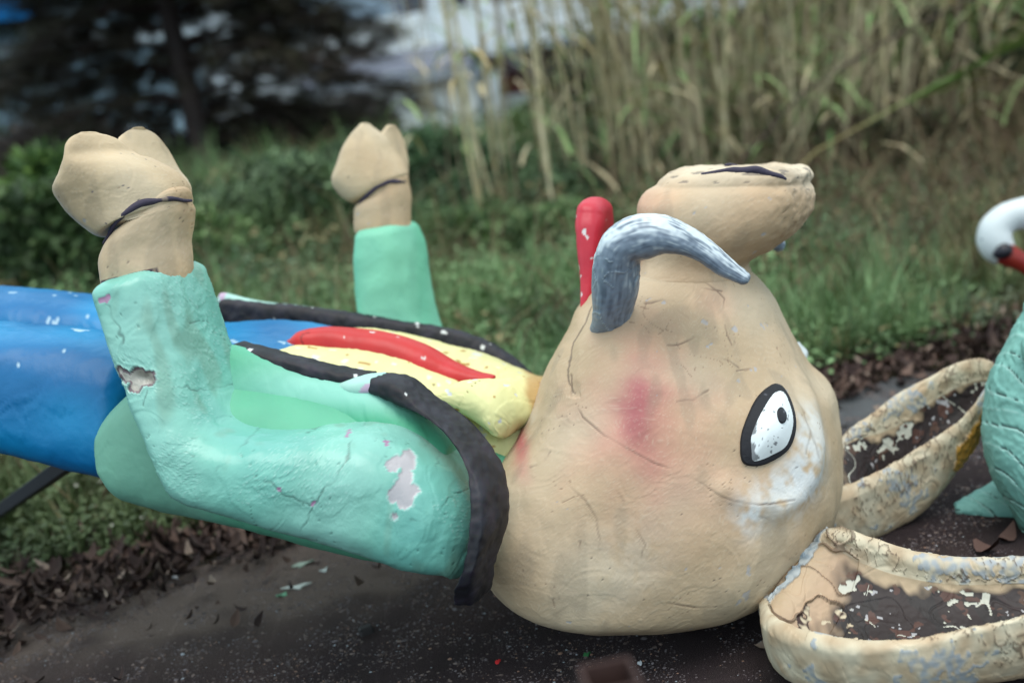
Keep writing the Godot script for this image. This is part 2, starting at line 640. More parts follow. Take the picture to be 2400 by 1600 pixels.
func black_skin(p: Vector3, n: Vector3, v: float, a: float) -> Color:
	var c := black_paint.lerp(pigment(44, 42, 52), clampf(0.35 + n_mid.get_noise_3dv(p) * 0.8, 0, 1))
	var d := relief(p, 1.0) + n_fine.get_noise_3dv(p * 0.8) * 0.0016
	var chip := n_mid.get_noise_3dv(p * 1.6 + Vector3(6, 2, 2)) + n_fine.get_noise_3dv(p) * 0.5
	if chip > 1.20:
		c = chip_white; d -= 0.001
	c.a = d
	return c

func lapel_skin(p: Vector3, n: Vector3, v: float, a: float) -> Color:
	var c := black_skin(p, n, v, a)
	var chip := n_mid.get_noise_3dv(p * 1.3 + Vector3(1, 2, 8)) + n_fine.get_noise_3dv(p * 0.7) * 0.6
	if n.y > 0.3 and chip > 0.92:
		var al := c.a - 0.001
		c = chip_white; c.a = al
	return c

func flap_skin(p: Vector3, n: Vector3, v: float, a: float) -> Color:
	var c := mottle(pigment(176, 218, 206), p, 0.1)
	if n_mid.get_noise_3dv(p * 1.4) > 0.5:
		c = pigment(200, 172, 196)
	c.a = relief(p, 0.8)
	return c

func red_skin(p: Vector3, n: Vector3, v: float, a: float) -> Color:
	var c := mottle(pigment(196, 44, 46), p, 0.14)
	var d := relief(p, 0.9)
	var chip := n_mid.get_noise_3dv(p * 1.5 + Vector3(2, 6, 2)) + n_fine.get_noise_3dv(p * 0.8) * 0.55
	if chip > 0.92:
		c = chip_white.lerp(pigment(196, 90, 90), 0.2); d -= 0.0012
	if hairline(p, 1.4, 0.012):
		c = c.darkened(0.5)
	c.a = d
	return c

func tongue_skin(p: Vector3, n: Vector3, v: float, a: float) -> Color:
	var c := mottle(pigment(192, 44, 62), p, 0.12)
	var d := relief(p, 0.9)
	c = c.lerp(cream, ss(0.24, 0.12, v) * 0.85)
	var edge := ss(-0.1, -0.75, n.x)
	var chip := n_mid.get_noise_3dv(p * 1.7) + n_fine.get_noise_3dv(p * 0.9) * 0.7
	if chip > 1.12 - edge * 0.55:
		c = chip_white.lerp(c, 0.15); d -= 0.001
	c.a = d
	return c

func blue_skin(p: Vector3, n: Vector3, v: float, a: float) -> Color:
	var t := n_low.get_noise_3dv(p * 1.4)
	var c := pigment(0, 103, 160).lerp(pigment(10, 132, 188), clampf(0.4 + t, 0, 1))
	var d := relief(p, 1.0) + plaster(p) * 0.8
	var chip := n_mid.get_noise_3dv(Vector3(p.x * 0.6, p.y * 1.2, p.z) + Vector3(8, 1, 4)) + n_fine.get_noise_3dv(p * 0.8) * 0.5
	if n.y > 0.4 and chip > 0.90:
		c = pigment(176, 206, 222); d -= 0.001
	if hairline(p, 1.3, 0.010) and n_low.get_noise_3dv(p * 1.7) > 0.2:
		c = c.darkened(0.25); d -= 0.001
	c.a = d
	return c

func yellow_skin(p: Vector3, n: Vector3, v: float, a: float) -> Color:
	var c := mottle(pigment(226, 221, 160), p, 0.12)
	var d := relief(p, 1.1) + plaster(p)
	var chip := n_mid.get_noise_3dv(p * 1.3 + Vector3(3, 8, 8)) + n_fine.get_noise_3dv(p * 0.7) * 0.4
	if chip > 0.72:
		c = pigment(206, 206, 210); d -= 0.001
	elif chip < -0.86:
		c = pigment(176, 128, 60)
	if hairline(p, 1.5, 0.010):
		c = pigment(120, 96, 50); d -= 0.002
	# rust and dirt where the collar meets the throat
	c = c.lerp(pigment(176, 122, 66), 0.7 * ss(-0.307, -0.272, p.x + n_mid.get_noise_3dv(p) * 0.02))
	c.a = d
	return c

func tusk_skin(p: Vector3, n: Vector3, v: float, a: float) -> Color:
	var c := pigment(134, 147, 163)
	var streak := n_fine.get_noise_3dv(Vector3(v * 0.20, a * 0.11, 0.05)) * 0.8 + 0.8 * n_mid.get_noise_3dv(Vector3(v * 0.45, a * 0.16, 4.0))
	var fine := n_fine.get_noise_3dv(p * 1.1)
	var worn := ss(-0.25, 0.75, n.y) * 1.1 - 0.35 + streak * 0.75 + fine * 0.25  # streaky wear plus a highlight painted on upward faces
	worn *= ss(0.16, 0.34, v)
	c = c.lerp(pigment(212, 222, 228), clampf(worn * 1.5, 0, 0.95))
	c = c.lerp(pigment(74, 86, 102), clampf(-streak * 0.7 - fine * 0.3, 0, 0.6))
	var d := relief(p, 0.6) + fine * 0.0007
	if v < 0.42 and absf(n_mid.get_noise_3dv(p * 1.1)) < 0.05 and n_low.get_noise_3dv(p * 3.0) > -0.2:
		c = c.lerp(pigment(196, 206, 214), 0.5); d += 0.0016
	c.a = d
	return c

func scale_skin(p: Vector3, n: Vector3, v: float, a: float) -> Color:
	var c := mottle(pigment(126, 182, 172), p, 0.16)
	var wave := n_low.get_noise_3dv(p * 1.3) * 0.012 + n_mid.get_noise_3dv(p * 0.5) * 0.004
	var k := (p.y + p.x * 0.80 + wave * 2.4 + 0.010 * n_low.get_noise_1d(p.y * 4.0)) / 0.050
	var f := k - floorf(k)
	var d := f * 0.0014 + plaster(p) * 1.6 + n_mid.get_noise_3dv(p * 0.6) * 0.004 + n_fine.get_noise_3dv(p) * 0.0012
	if f < 0.050 and n_mid.get_noise_3dv(p * 0.4 + Vector3(floorf(k) * 3.0, 0, 0)) > -0.15:
		c = pigment(54, 74, 70); d -= 0.004
	elif f > 0.90:
		c = c.lightened(0.10)
	c.a = d
	return c

func swan_skin(p: Vector3, n: Vector3, v: float, a: float) -> Color:
	var c := mottle(pigment(216, 222, 224), p, 0.05)
	if n_fine.get_noise_3dv(p * 0.22 + Vector3(1, 1, 4)) > 0.66:
		c = pigment(96, 112, 128)
	c.a = relief(p, 0.6)
	return c

# ------------------------------------------------------------------ ears, hollow like a spoon
func ear_mesh(knots: Array, far_one: bool) -> ArrayMesh:
	var rows := spline(knots, 7, 60)
	var cols := 0
	var points := PackedVector3Array()
	var region := PackedFloat32Array()
	var outer := 130
	var rim := 16
	var inner := 150
	for r in rows:
		var b := Vector3(r[0], r[1], r[2])
		var f := Vector3(r[3], r[4], r[5])
		var mid := (b + f) * 0.5
		var half := (b - f) * 0.5
		var hl := maxf(half.length(), 0.004)
		var dir := half / hl
		var lip := minf(0.020, hl * 0.30)
		var deep: float = r[6]
		var along := float(points.size()) / maxf(1.0, rows.size() * (outer + rim + inner + rim))
		var open := ss(0.10, 0.36, along)            # the hollow starts beyond the thick root
		for k in outer:
			var t := PI * k / outer
			points.append(mid + half * signf(cos(t)) * pow(absf(cos(t)), 0.85) - UP * deep * pow(sin(t), 0.75))
			if r == rows[0]: region.append(t / PI)
		for k in rim:
			var t := PI * k / rim
			points.append(mid - dir * (hl - lip + lip * cos(t)) + UP * lip * (0.35 + 0.55 * open) * sin(t))
			if r == rows[0]: region.append(1.0 + t / PI)
		for k in inner:
			var t := PI * k / inner
			points.append(mid - dir * (hl - 2.0 * lip) * cos(t) - UP * (deep * 0.52 * open - lip * 0.5 * (1.0 - open)) * pow(sin(t), 0.8))
			if r == rows[0]: region.append(2.0 + t / PI)
		for k in rim:
			var t := PI * k / rim
			points.append(mid + dir * (hl - lip - lip * cos(t)) + UP * lip * (0.35 + 0.55 * open) * sin(t))
			if r == rows[0]: region.append(3.0 + t / PI)
	cols = outer + rim + inner + rim
	return skin(points, rows.size(), cols, far_ear_skin if far_one else near_ear_skin, true, region)

func near_ear_skin(p: Vector3, n: Vector3, v: float, a: float) -> Color:
	return ear_skin(p, n, v, a, false)

func far_ear_skin(p: Vector3, n: Vector3, v: float, a: float) -> Color:
	return ear_skin(p, n, v, a, true)

func ear_skin(p: Vector3, n: Vector3, v: float, a: float, far_one: bool) -> Color:
	var c := mottle(pigment(190, 166, 136), p, 0.14)
	var d := n_low.get_noise_3dv(p * 1.3) * 0.006 + n_mid.get_noise_3dv(p) * 0.0014 + n_fine.get_noise_3dv(p) * 0.0006 + plaster(p)
	var mid := n_mid.get_noise_3dv(p * 1.2)
	var fine := n_fine.get_noise_3dv(p)
	var zone := n_low.get_noise_3dv(p * 1.8 + Vector3(2, 6, 1))
	var on_rim := a >= 0.78 and a < 2.08 or a >= 2.92 or a < 0.2
	if on_rim:
		c = c.lerp(pigment(216, 204, 178), clampf(0.5 + mid * 0.7, 0, 0.9))
		d += mid * 0.0008
	# bare bluish primer where the skin has flaked off
	if (on_rim and zone + mid * 0.7 + fine * 0.3 > 0.42) or (not far_one and a > 0.80 and a < 0.97 and zone + mid * 0.5 + fine * 0.3 > 0.30):
		c = c.lerp(pigment(158, 166, 174), clampf(0.45 + fine, 0.15, 0.85)); d -= 0.0015
	if a >= 2.0 and a < 3.0:
		var t := a - 2.0
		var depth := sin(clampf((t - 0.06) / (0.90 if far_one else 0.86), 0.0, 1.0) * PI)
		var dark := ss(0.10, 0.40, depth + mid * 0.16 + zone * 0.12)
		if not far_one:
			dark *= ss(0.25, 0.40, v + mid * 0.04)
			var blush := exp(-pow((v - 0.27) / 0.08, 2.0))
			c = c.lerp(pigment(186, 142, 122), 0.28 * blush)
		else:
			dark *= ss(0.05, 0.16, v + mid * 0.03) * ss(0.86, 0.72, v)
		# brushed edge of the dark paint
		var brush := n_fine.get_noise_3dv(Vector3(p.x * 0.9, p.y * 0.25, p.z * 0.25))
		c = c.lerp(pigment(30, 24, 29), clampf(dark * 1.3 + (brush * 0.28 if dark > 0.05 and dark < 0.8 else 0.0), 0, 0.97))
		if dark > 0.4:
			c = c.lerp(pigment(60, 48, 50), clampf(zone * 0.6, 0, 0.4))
			var vein := absf(n_low.get_noise_3dv(p * 3.2 + Vector3(5, 1, 1)))
			var patch := n_low.get_noise_3dv(p * 2.4 + Vector3(1, 9, 4)) * 0.8 + mid * 0.45 + fine * 0.40
			if (vein < 0.030 and zone + mid * 0.5 > -0.1) or patch > (0.54 if far_one else 0.80):
				c = pigment(206, 204, 190).lerp(c, 0.08); d += 0.0012
			elif fine + mid * 0.5 > 0.80:
				c = pigment(170, 168, 170)
			elif mid - fine * 0.5 > 0.55:
				c = c.lerp(pigment(96, 68, 56), 0.7)
		if not far_one and v > 0.24 and v < 0.42 and t < 0.6 and mid + fine * 0.5 > 0.30:
			c = pigment(66, 44, 40).lerp(pigment(204, 188, 160), clampf(fine * 2.0, 0, 1))
	if not far_one and v < 0.34 and (a >= 1.9 or a < 0.3):      # lifted skin at the root, primer in the seam
		var sheet := n_low.get_noise_3dv(p * 3.0 + Vector3(4, 2, 4)) + mid * 0.4
		if absf(sheet) < 0.05:
			c = c.lerp(pigment(96, 76, 60), 0.7); d -= 0.003
		elif sheet > 0: d += 0.003
		if absf(v - 0.135 - mid * 0.012 - zone * 0.02) < 0.016 + fine * 0.006:
			c = pigment(132, 144, 152).lerp(pigment(176, 180, 180), clampf(0.4 + fine, 0, 1)); d -= 0.005
	# crackle
	var cell := n_cell.get_noise_3dv(p + Vector3(mid, fine, mid) * 0.01)
	var much := 0.30 if on_rim else (0.14 if a < 1.0 else 0.05)
	if (a > (0.93 if far_one else 0.86) and a < 2.06 or a > 2.94 or a < 0.08) and zone * 0.6 + n_low.get_noise_3dv(p * 0.7) < much - 0.20:
		if cell < -0.955:
			c = c.lerp(pigment(92, 72, 58), 0.7); d -= 0.0016
		else:
			d += 0.0008 * minf(1.0, (cell + 1.0) * 2.0)
	if far_one:
		var foam := in_blobs(Vector2(p.x, p.y), foam_spots, mid * 0.012)
		if foam > 0 and (a > 0.7 and a < 2.2):
			c = mottle(pigment(186, 138, 60), p, 0.3); d -= 0.004 - fine * 0.003
	c.a = d
	return c

# ------------------------------------------------------------------ what the head carries on its skin
var field := {}

func sample_field() -> void:
	for p in last_points:
		var id := Vector2i(roundi(p.x * 160.0), roundi(p.y * 160.0))
		if not field.has(id) or field[id] < p.z:
			field[id] = p.z

func face_depth(x: float, y: float) -> float:
	var sum := 0.0
	var total := 0.0
	var c := Vector2i(roundi(x * 160.0), roundi(y * 160.0))
	for dx in range(-3, 4):
		for dy in range(-3, 4):
			var id := c + Vector2i(dx, dy)
			if field.has(id):
				var w := exp(-(pow(id.x - x * 160.0, 2.0) + pow(id.y - y * 160.0, 2.0)) / 3.2)
				sum += field[id] * w; total += w
	return sum / total if total > 0.0 else 0.0

func dome(outline: PackedVector2Array, centre: Vector2, rise: float, rings: int, paint: Callable) -> ArrayMesh:
	var s := Shape.new()
	var rim := []
	for k in outline.size():                      # round the outline
		var a := outline[(k - 1 + outline.size()) % outline.size()]
		var b := outline[k]
		var c := outline[(k + 1) % outline.size()]
		var d := outline[(k + 2) % outline.size()]
		for j in 12:
			rim.append(b.cubic_interpolate(c, a, d, j / 12.0))
	var m := rim.size()
	for r in rings + 1:
		var t := float(r) / rings
		for k in m:
			var q: Vector2 = centre.lerp(rim[k], t)
			var z := face_depth(q.x, q.y) + 0.004 + rise * (1.0 - t * t) - (0.012 if r == rings else 0.0)
			var p := Vector3(q.x, q.y, z)
			s.vert(p, Vector3.BACK, paint.call(p, t, TAU * k / m))
	for r in rings:
		for k in m:
			var a := r * m + k
			var b := r * m + (k + 1) % m
			s.tri(a, a + m, b); s.tri(b, a + m, b + m)
	# smooth normals
	var nn := PackedVector3Array()
	nn.resize(s.v.size())
	for k in range(0, s.i.size(), 3):
		var f := (s.v[s.i[k + 1]] - s.v[s.i[k]]).cross(s.v[s.i[k + 2]] - s.v[s.i[k]])
		for j in 3:
			nn[s.i[k + j]] += f
	for k in nn.size():
		nn[k] = nn[k].normalized() if nn[k].length_squared() > 1e-14 else Vector3.BACK
		if nn[k].z < 0:
			nn[k] = -nn[k]
	s.n = nn
	return s.mesh()

func eye_white(p: Vector3, t: float, a: float) -> Color:
	var c := mottle(pigment(214, 220, 222), p, 0.06)
	var low := ss(0.35, 0.95, t) * ss(0.21, 0.153, p.x)
	if n_fine.get_noise_3dv(p * 0.7) + low * 1.1 > 0.78 or n_grit.get_noise_3dv(p * 0.6) > 0.72:
		c = c.lerp(pigment(52, 50, 58), 0.75)
	return c

func eye_black(p: Vector3, t: float, a: float) -> Color:
	var c := pigment(20, 19, 24)
	if n_fine.get_noise_3dv(p * 0.9) > 0.72:
		c = pigment(78, 78, 86)
	return c

# ------------------------------------------------------------------ places on the statue (its own frame, metres)
var pink_chips := [[-0.74, 0.486, 0.004], [-0.646, 0.475, 0.004], [-0.567, 0.458, 0.003], [-0.761, 0.372, 0.004], [-0.704, 0.352, 0.003], [-1.108, 0.736, 0.003]]
var white_chips := [[-0.55, 0.421, 0.014], [-0.529, 0.423, 0.017], [-0.518, 0.416, 0.01], [-0.529, 0.401, 0.012], [-0.526, 0.389, 0.01], [-0.532, 0.368, 0.021], [-0.515, 0.37, 0.012], [-0.548, 0.362, 0.012], [-0.529, 0.355, 0.015], [-0.548, 0.322, 0.003]]
var deep_chips := [[-1.065, 0.589, 0.016], [-1.042, 0.588, 0.02], [-1.025, 0.586, 0.014], [-1.045, 0.571, 0.014], [-1.077, 0.598, 0.01]]
var foam_spots := [[0.824, 0.404, 0.029], [0.807, 0.376, 0.033], [0.846, 0.432, 0.027], [0.863, 0.46, 0.022], [0.785, 0.348, 0.018]]
var head_bumps := [[0.205, 0.496, 0.082, .020, 1], [0.283, 0.418, 0.069, .018, 1], [0.239, 0.358, 0.078, .014, 1], [-0.108, 0.624, 0.106, .014, 1], [-0.045, 0.47, 0.146, .015, 1], [0.119, 0.384, 0.095, -.012, 1], [0.084, 0.642, 0.103, -.010, 1], [0.312, 0.553, 0.035, .012, 1], [-0.26, 0.341, 0.121, -.012, 1], [-0.103, 0.705, 0.054, .012, 1]]
var blushes := [[0.122, 0.739, 0.053, 0.035, .30, Color(0.831, 0.573, 0.486).srgb_to_linear()], [-0.055, 0.677, 0.08, 0.053, .12, Color(0.831, 0.557, 0.486).srgb_to_linear()], [0.035, 0.321, 0.186, 0.093, .14, Color(0.808, 0.51, 0.431).srgb_to_linear()], [-0.307, 0.401, 0.017, 0.034, .35, Color(0.808, 0.471, 0.471).srgb_to_linear()], [-0.312, 0.444, 0.016, 0.036, .8, Color(0.769, 0.361, 0.408).srgb_to_linear()], [-0.043, 0.608, 0.06, 0.081, .36, Color(0.831, 0.557, 0.486).srgb_to_linear()], [-0.058, 0.473, 0.131, 0.118, .52, Color(0.808, 0.471, 0.455).srgb_to_linear()], [-0.067, 0.537, 0.022, 0.044, .55, Color(0.706, 0.329, 0.392).srgb_to_linear()], [-0.065, 0.486, 0.044, 0.068, .9, Color(0.62, 0.235, 0.329).srgb_to_linear()]]
var pale_smears := [[0.283, 0.435, 0.043, 1.1, 1.1, Color(0, 0, 0).srgb_to_linear()], [0.267, 0.375, 0.052, 1.15, 1.15, Color(0, 0, 0).srgb_to_linear()], [0.214, 0.341, 0.045, 1.0, 1.0, Color(0, 0, 0).srgb_to_linear()], [0.153, 0.311, 0.04, .8, .8, Color(0, 0, 0).srgb_to_linear()], [0.291, 0.483, 0.029, .9, .9, Color(0, 0, 0).srgb_to_linear()], [-0.304, 0.507, 0.022, .6, .6, Color(0, 0, 0).srgb_to_linear()], [-0.099, 0.215, 0.102, .10, .10, Color(0, 0, 0).srgb_to_linear()]]
var flaky := [[0.051, 0.739, 0.124, 0, 0, Color(0, 0, 0).srgb_to_linear()], [0.14, 0.66, 0.115, 0, 0, Color(0, 0, 0).srgb_to_linear()], [0.255, 0.553, 0.08, 0, 0, Color(0, 0, 0).srgb_to_linear()], [0.14, 0.173, 0.08, 0, 0, Color(0, 0, 0).srgb_to_linear()]]
var eye_outline := PackedVector2Array([Vector2(0.137, 0.413), Vector2(0.135, 0.459), Vector2(0.153, 0.504), Vector2(0.182, 0.543), Vector2(0.221, 0.566), Vector2(0.25, 0.563), Vector2(0.264, 0.533), Vector2(0.263, 0.481), Vector2(0.243, 0.438), Vector2(0.205, 0.413), Vector2(0.167, 0.403)])
var eye_ball := PackedVector2Array([Vector2(0.151, 0.417), Vector2(0.148, 0.459), Vector2(0.167, 0.502), Vector2(0.195, 0.537), Vector2(0.226, 0.558), Vector2(0.25, 0.554), Vector2(0.259, 0.524), Vector2(0.257, 0.483), Vector2(0.237, 0.441), Vector2(0.201, 0.42), Vector2(0.167, 0.41)])
var pupil_ring := PackedVector2Array([Vector2(0.211, 0.501), Vector2(0.213, 0.515), Vector2(0.222, 0.523), Vector2(0.231, 0.522), Vector2(0.237, 0.511), Vector2(0.235, 0.497), Vector2(0.226, 0.488), Vector2(0.216, 0.49)])
var eye_centre := Vector2(0.199, 0.485)
var pupil_centre := Vector2(0.224, 0.506)


var lid_fold := PackedVector2Array([Vector2(0.103, 0.363), Vector2(0.155, 0.328), Vector2(0.208, 0.317), Vector2(0.256, 0.335), Vector2(0.292, 0.38), Vector2(0.31, 0.441), Vector2(0.312, 0.511)])

func crack_lines() -> void:
	for line in [
		PackedVector2Array([Vector2(-0.197, 0.583), Vector2(-0.199, 0.54), Vector2(-0.18, 0.501), Vector2(-0.141, 0.467), Vector2(-0.099, 0.442), Vector2(-0.047, 0.416), Vector2(0.004, 0.399), Vector2(0.055, 0.373), Vector2(0.089, 0.348), Vector2(0.14, 0.331), Vector2(0.187, 0.328), Vector2(0.234, 0.335)]),
		PackedVector2Array([Vector2(-0.042, 0.73), Vector2(-0.002, 0.739), Vector2(0.025, 0.72), Vector2(0.06, 0.697), Vector2(0.073, 0.691)]), PackedVector2Array([Vector2(0.025, 0.72), Vector2(0.029, 0.739)]), PackedVector2Array([Vector2(-0.002, 0.642), Vector2(0.037, 0.655), Vector2(0.068, 0.668), Vector2(0.081, 0.666)]),
		PackedVector2Array([Vector2(0.068, 0.799), Vector2(0.116, 0.764), Vector2(0.133, 0.747), Vector2(0.125, 0.712)]), PackedVector2Array([Vector2(0.081, 0.729), Vector2(0.125, 0.719), Vector2(0.151, 0.703)]), PackedVector2Array([Vector2(0.097, 0.625), Vector2(0.131, 0.616), Vector2(0.151, 0.599)]),
		PackedVector2Array([Vector2(0.131, 0.691), Vector2(0.14, 0.651)]), PackedVector2Array([Vector2(-0.135, 0.444), Vector2(-0.122, 0.405), Vector2(-0.127, 0.375), Vector2(-0.105, 0.341)]), PackedVector2Array([Vector2(-0.218, 0.376), Vector2(-0.179, 0.342), Vector2(-0.158, 0.308), Vector2(-0.152, 0.265), Vector2(-0.166, 0.213)]),
		PackedVector2Array([Vector2(-0.26, 0.47), Vector2(-0.23, 0.5), Vector2(-0.213, 0.504)]), PackedVector2Array([Vector2(-0.29, 0.401), Vector2(-0.265, 0.41), Vector2(-0.25, 0.435)]), PackedVector2Array([Vector2(-0.082, 0.288), Vector2(-0.064, 0.258), Vector2(-0.073, 0.224)]), PackedVector2Array([Vector2(-0.191, 0.263), Vector2(-0.196, 0.22)]),
		PackedVector2Array([Vector2(0.007, 0.53), Vector2(0.041, 0.535), Vector2(0.076, 0.556)]), PackedVector2Array([Vector2(0.145, 0.591), Vector2(0.179, 0.599)]), PackedVector2Array([Vector2(0.166, 0.306), Vector2(0.205, 0.289)]), PackedVector2Array([Vector2(0.059, 0.242), Vector2(0.11, 0.233)]), PackedVector2Array([Vector2(-0.047, 0.147), Vector2(0.038, 0.13), Vector2(0.106, 0.126)]),
		PackedVector2Array([Vector2(0.252, 0.556), Vector2(0.278, 0.504), Vector2(0.283, 0.461), Vector2(0.265, 0.418)]), PackedVector2Array([Vector2(0.283, 0.461), Vector2(0.291, 0.41)]), PackedVector2Array([Vector2(0.127, 0.763), Vector2(0.076, 0.771), Vector2(0.033, 0.763)])]:
		add_crack("head" if bins.has("main") else "main", line)
	for line in [PackedVector2Array([Vector2(-0.149, 0.73), Vector2(-0.163, 0.693), Vector2(-0.191, 0.65), Vector2(-0.198, 0.613)]), PackedVector2Array([Vector2(-0.2, 0.614), Vector2(-0.205, 0.567), Vector2(-0.191, 0.549)])]:
		add_crack("seam", line)
	for line in [
		PackedVector2Array([Vector2(-1.015, 0.576), Vector2(-0.972, 0.568), Vector2(-0.938, 0.559), Vector2(-0.913, 0.563), Vector2(-0.884, 0.572), Vector2(-0.855, 0.576)]), PackedVector2Array([Vector2(-0.821, 0.531), Vector2(-0.829, 0.49), Vector2(-0.843, 0.453), Vector2(-0.858, 0.42), Vector2(-0.883, 0.41)]), PackedVector2Array([Vector2(-0.643, 0.469), Vector2(-0.635, 0.436), Vector2(-0.66, 0.399), Vector2(-0.685, 0.37), Vector2(-0.705, 0.345), Vector2(-0.718, 0.312), Vector2(-0.726, 0.287)]),
		PackedVector2Array([Vector2(-0.8, 0.395), Vector2(-0.776, 0.386), Vector2(-0.759, 0.37), Vector2(-0.734, 0.353), Vector2(-0.705, 0.345)]), PackedVector2Array([Vector2(-0.71, 0.516), Vector2(-0.693, 0.503), Vector2(-0.697, 0.486), Vector2(-0.727, 0.473)]), PackedVector2Array([Vector2(-0.676, 0.511), Vector2(-0.651, 0.499), Vector2(-0.625, 0.486)]), PackedVector2Array([Vector2(-0.941, 0.469), Vector2(-0.9, 0.461), Vector2(-0.866, 0.44), Vector2(-0.833, 0.428)]),
		PackedVector2Array([Vector2(-0.482, 0.469), Vector2(-0.47, 0.436), Vector2(-0.474, 0.395)]), PackedVector2Array([Vector2(-0.519, 0.32), Vector2(-0.478, 0.312), Vector2(-0.445, 0.353)]), PackedVector2Array([Vector2(-0.866, 0.32), Vector2(-0.833, 0.353), Vector2(-0.8, 0.378)]), PackedVector2Array([Vector2(-1.102, 0.726), Vector2(-1.083, 0.693), Vector2(-1.068, 0.651)]), PackedVector2Array([Vector2(-0.973, 0.427), Vector2(-0.944, 0.443), Vector2(-0.927, 0.435)])]:
		add_crack("mint", line)


# ------------------------------------------------------------------ textures and plain materials
func noise_texture(freq: float, kind: int, seed_: int, size := 512, octaves := 4, normal := false) -> NoiseTexture2D:
	var n := FastNoiseLite.new()
	n.noise_type = kind
	n.frequency = freq
	n.seed = seed_
	n.fractal_octaves = octaves
	var t := NoiseTexture2D.new()
	t.width = size
	t.height = size
	t.seamless = true
	t.noise = n
	t.as_normal_map = normal
	return t

func painted(rough: float, bump: float, scale: float, spec := 0.5) -> StandardMaterial3D:
	var m := StandardMaterial3D.new()
	m.vertex_color_use_as_albedo = true
	m.roughness = rough
	m.metallic_specular = spec
	m.uv1_triplanar = true
	m.uv1_scale = Vector3.ONE * scale
	if bump > 0:
		m.heightmap_enabled = true
		m.heightmap_texture = tex.plaster
		m.heightmap_scale = bump
	return m

func flat(c: Color, rough: float, spec := 0.5) -> StandardMaterial3D:
	var m := StandardMaterial3D.new()
	m.albedo_color = c.linear_to_srgb()
	m.roughness = rough
	m.metallic_specular = spec
	return m

func leafy(rough: float, through: float) -> StandardMaterial3D:
	var m := StandardMaterial3D.new()
	m.vertex_color_use_as_albedo = true
	m.roughness = rough
	m.metallic_specular = 0.35
	m.cull_mode = BaseMaterial3D.CULL_DISABLED
	if through > 0:
		m.backlight_enabled = true
		m.backlight = Color(through, through, through * 0.6)
	return m


# ------------------------------------------------------------------ the lie of the land
func behind(x: float, z: float) -> float:       # metres behind the asphalt's edge
	return -(z + 3.31 + 0.33 * x) / 1.053

func ground_height(x: float, z: float) -> float:
	var e := behind(x, z)
	var k := 0.10 + 0.12 * ss(0.5, 4.0, x)
	var q := minf(e, 7.0) - 0.9
	var dip := 1.0 - ss(1.0, 4.0, x)         # it falls away again towards the house
	return k * (log(1.0 + exp(q * 4.0)) / 4.0 if q < 8.0 else q) * (1.0 - ss(5.5, 11.0, e) * dip) - 0.35 * ss(9.0, 16.0, e) * dip

func on_ground(x: float, z: float) -> Vector3:
	return Vector3(x, ground_height(x, z), z)


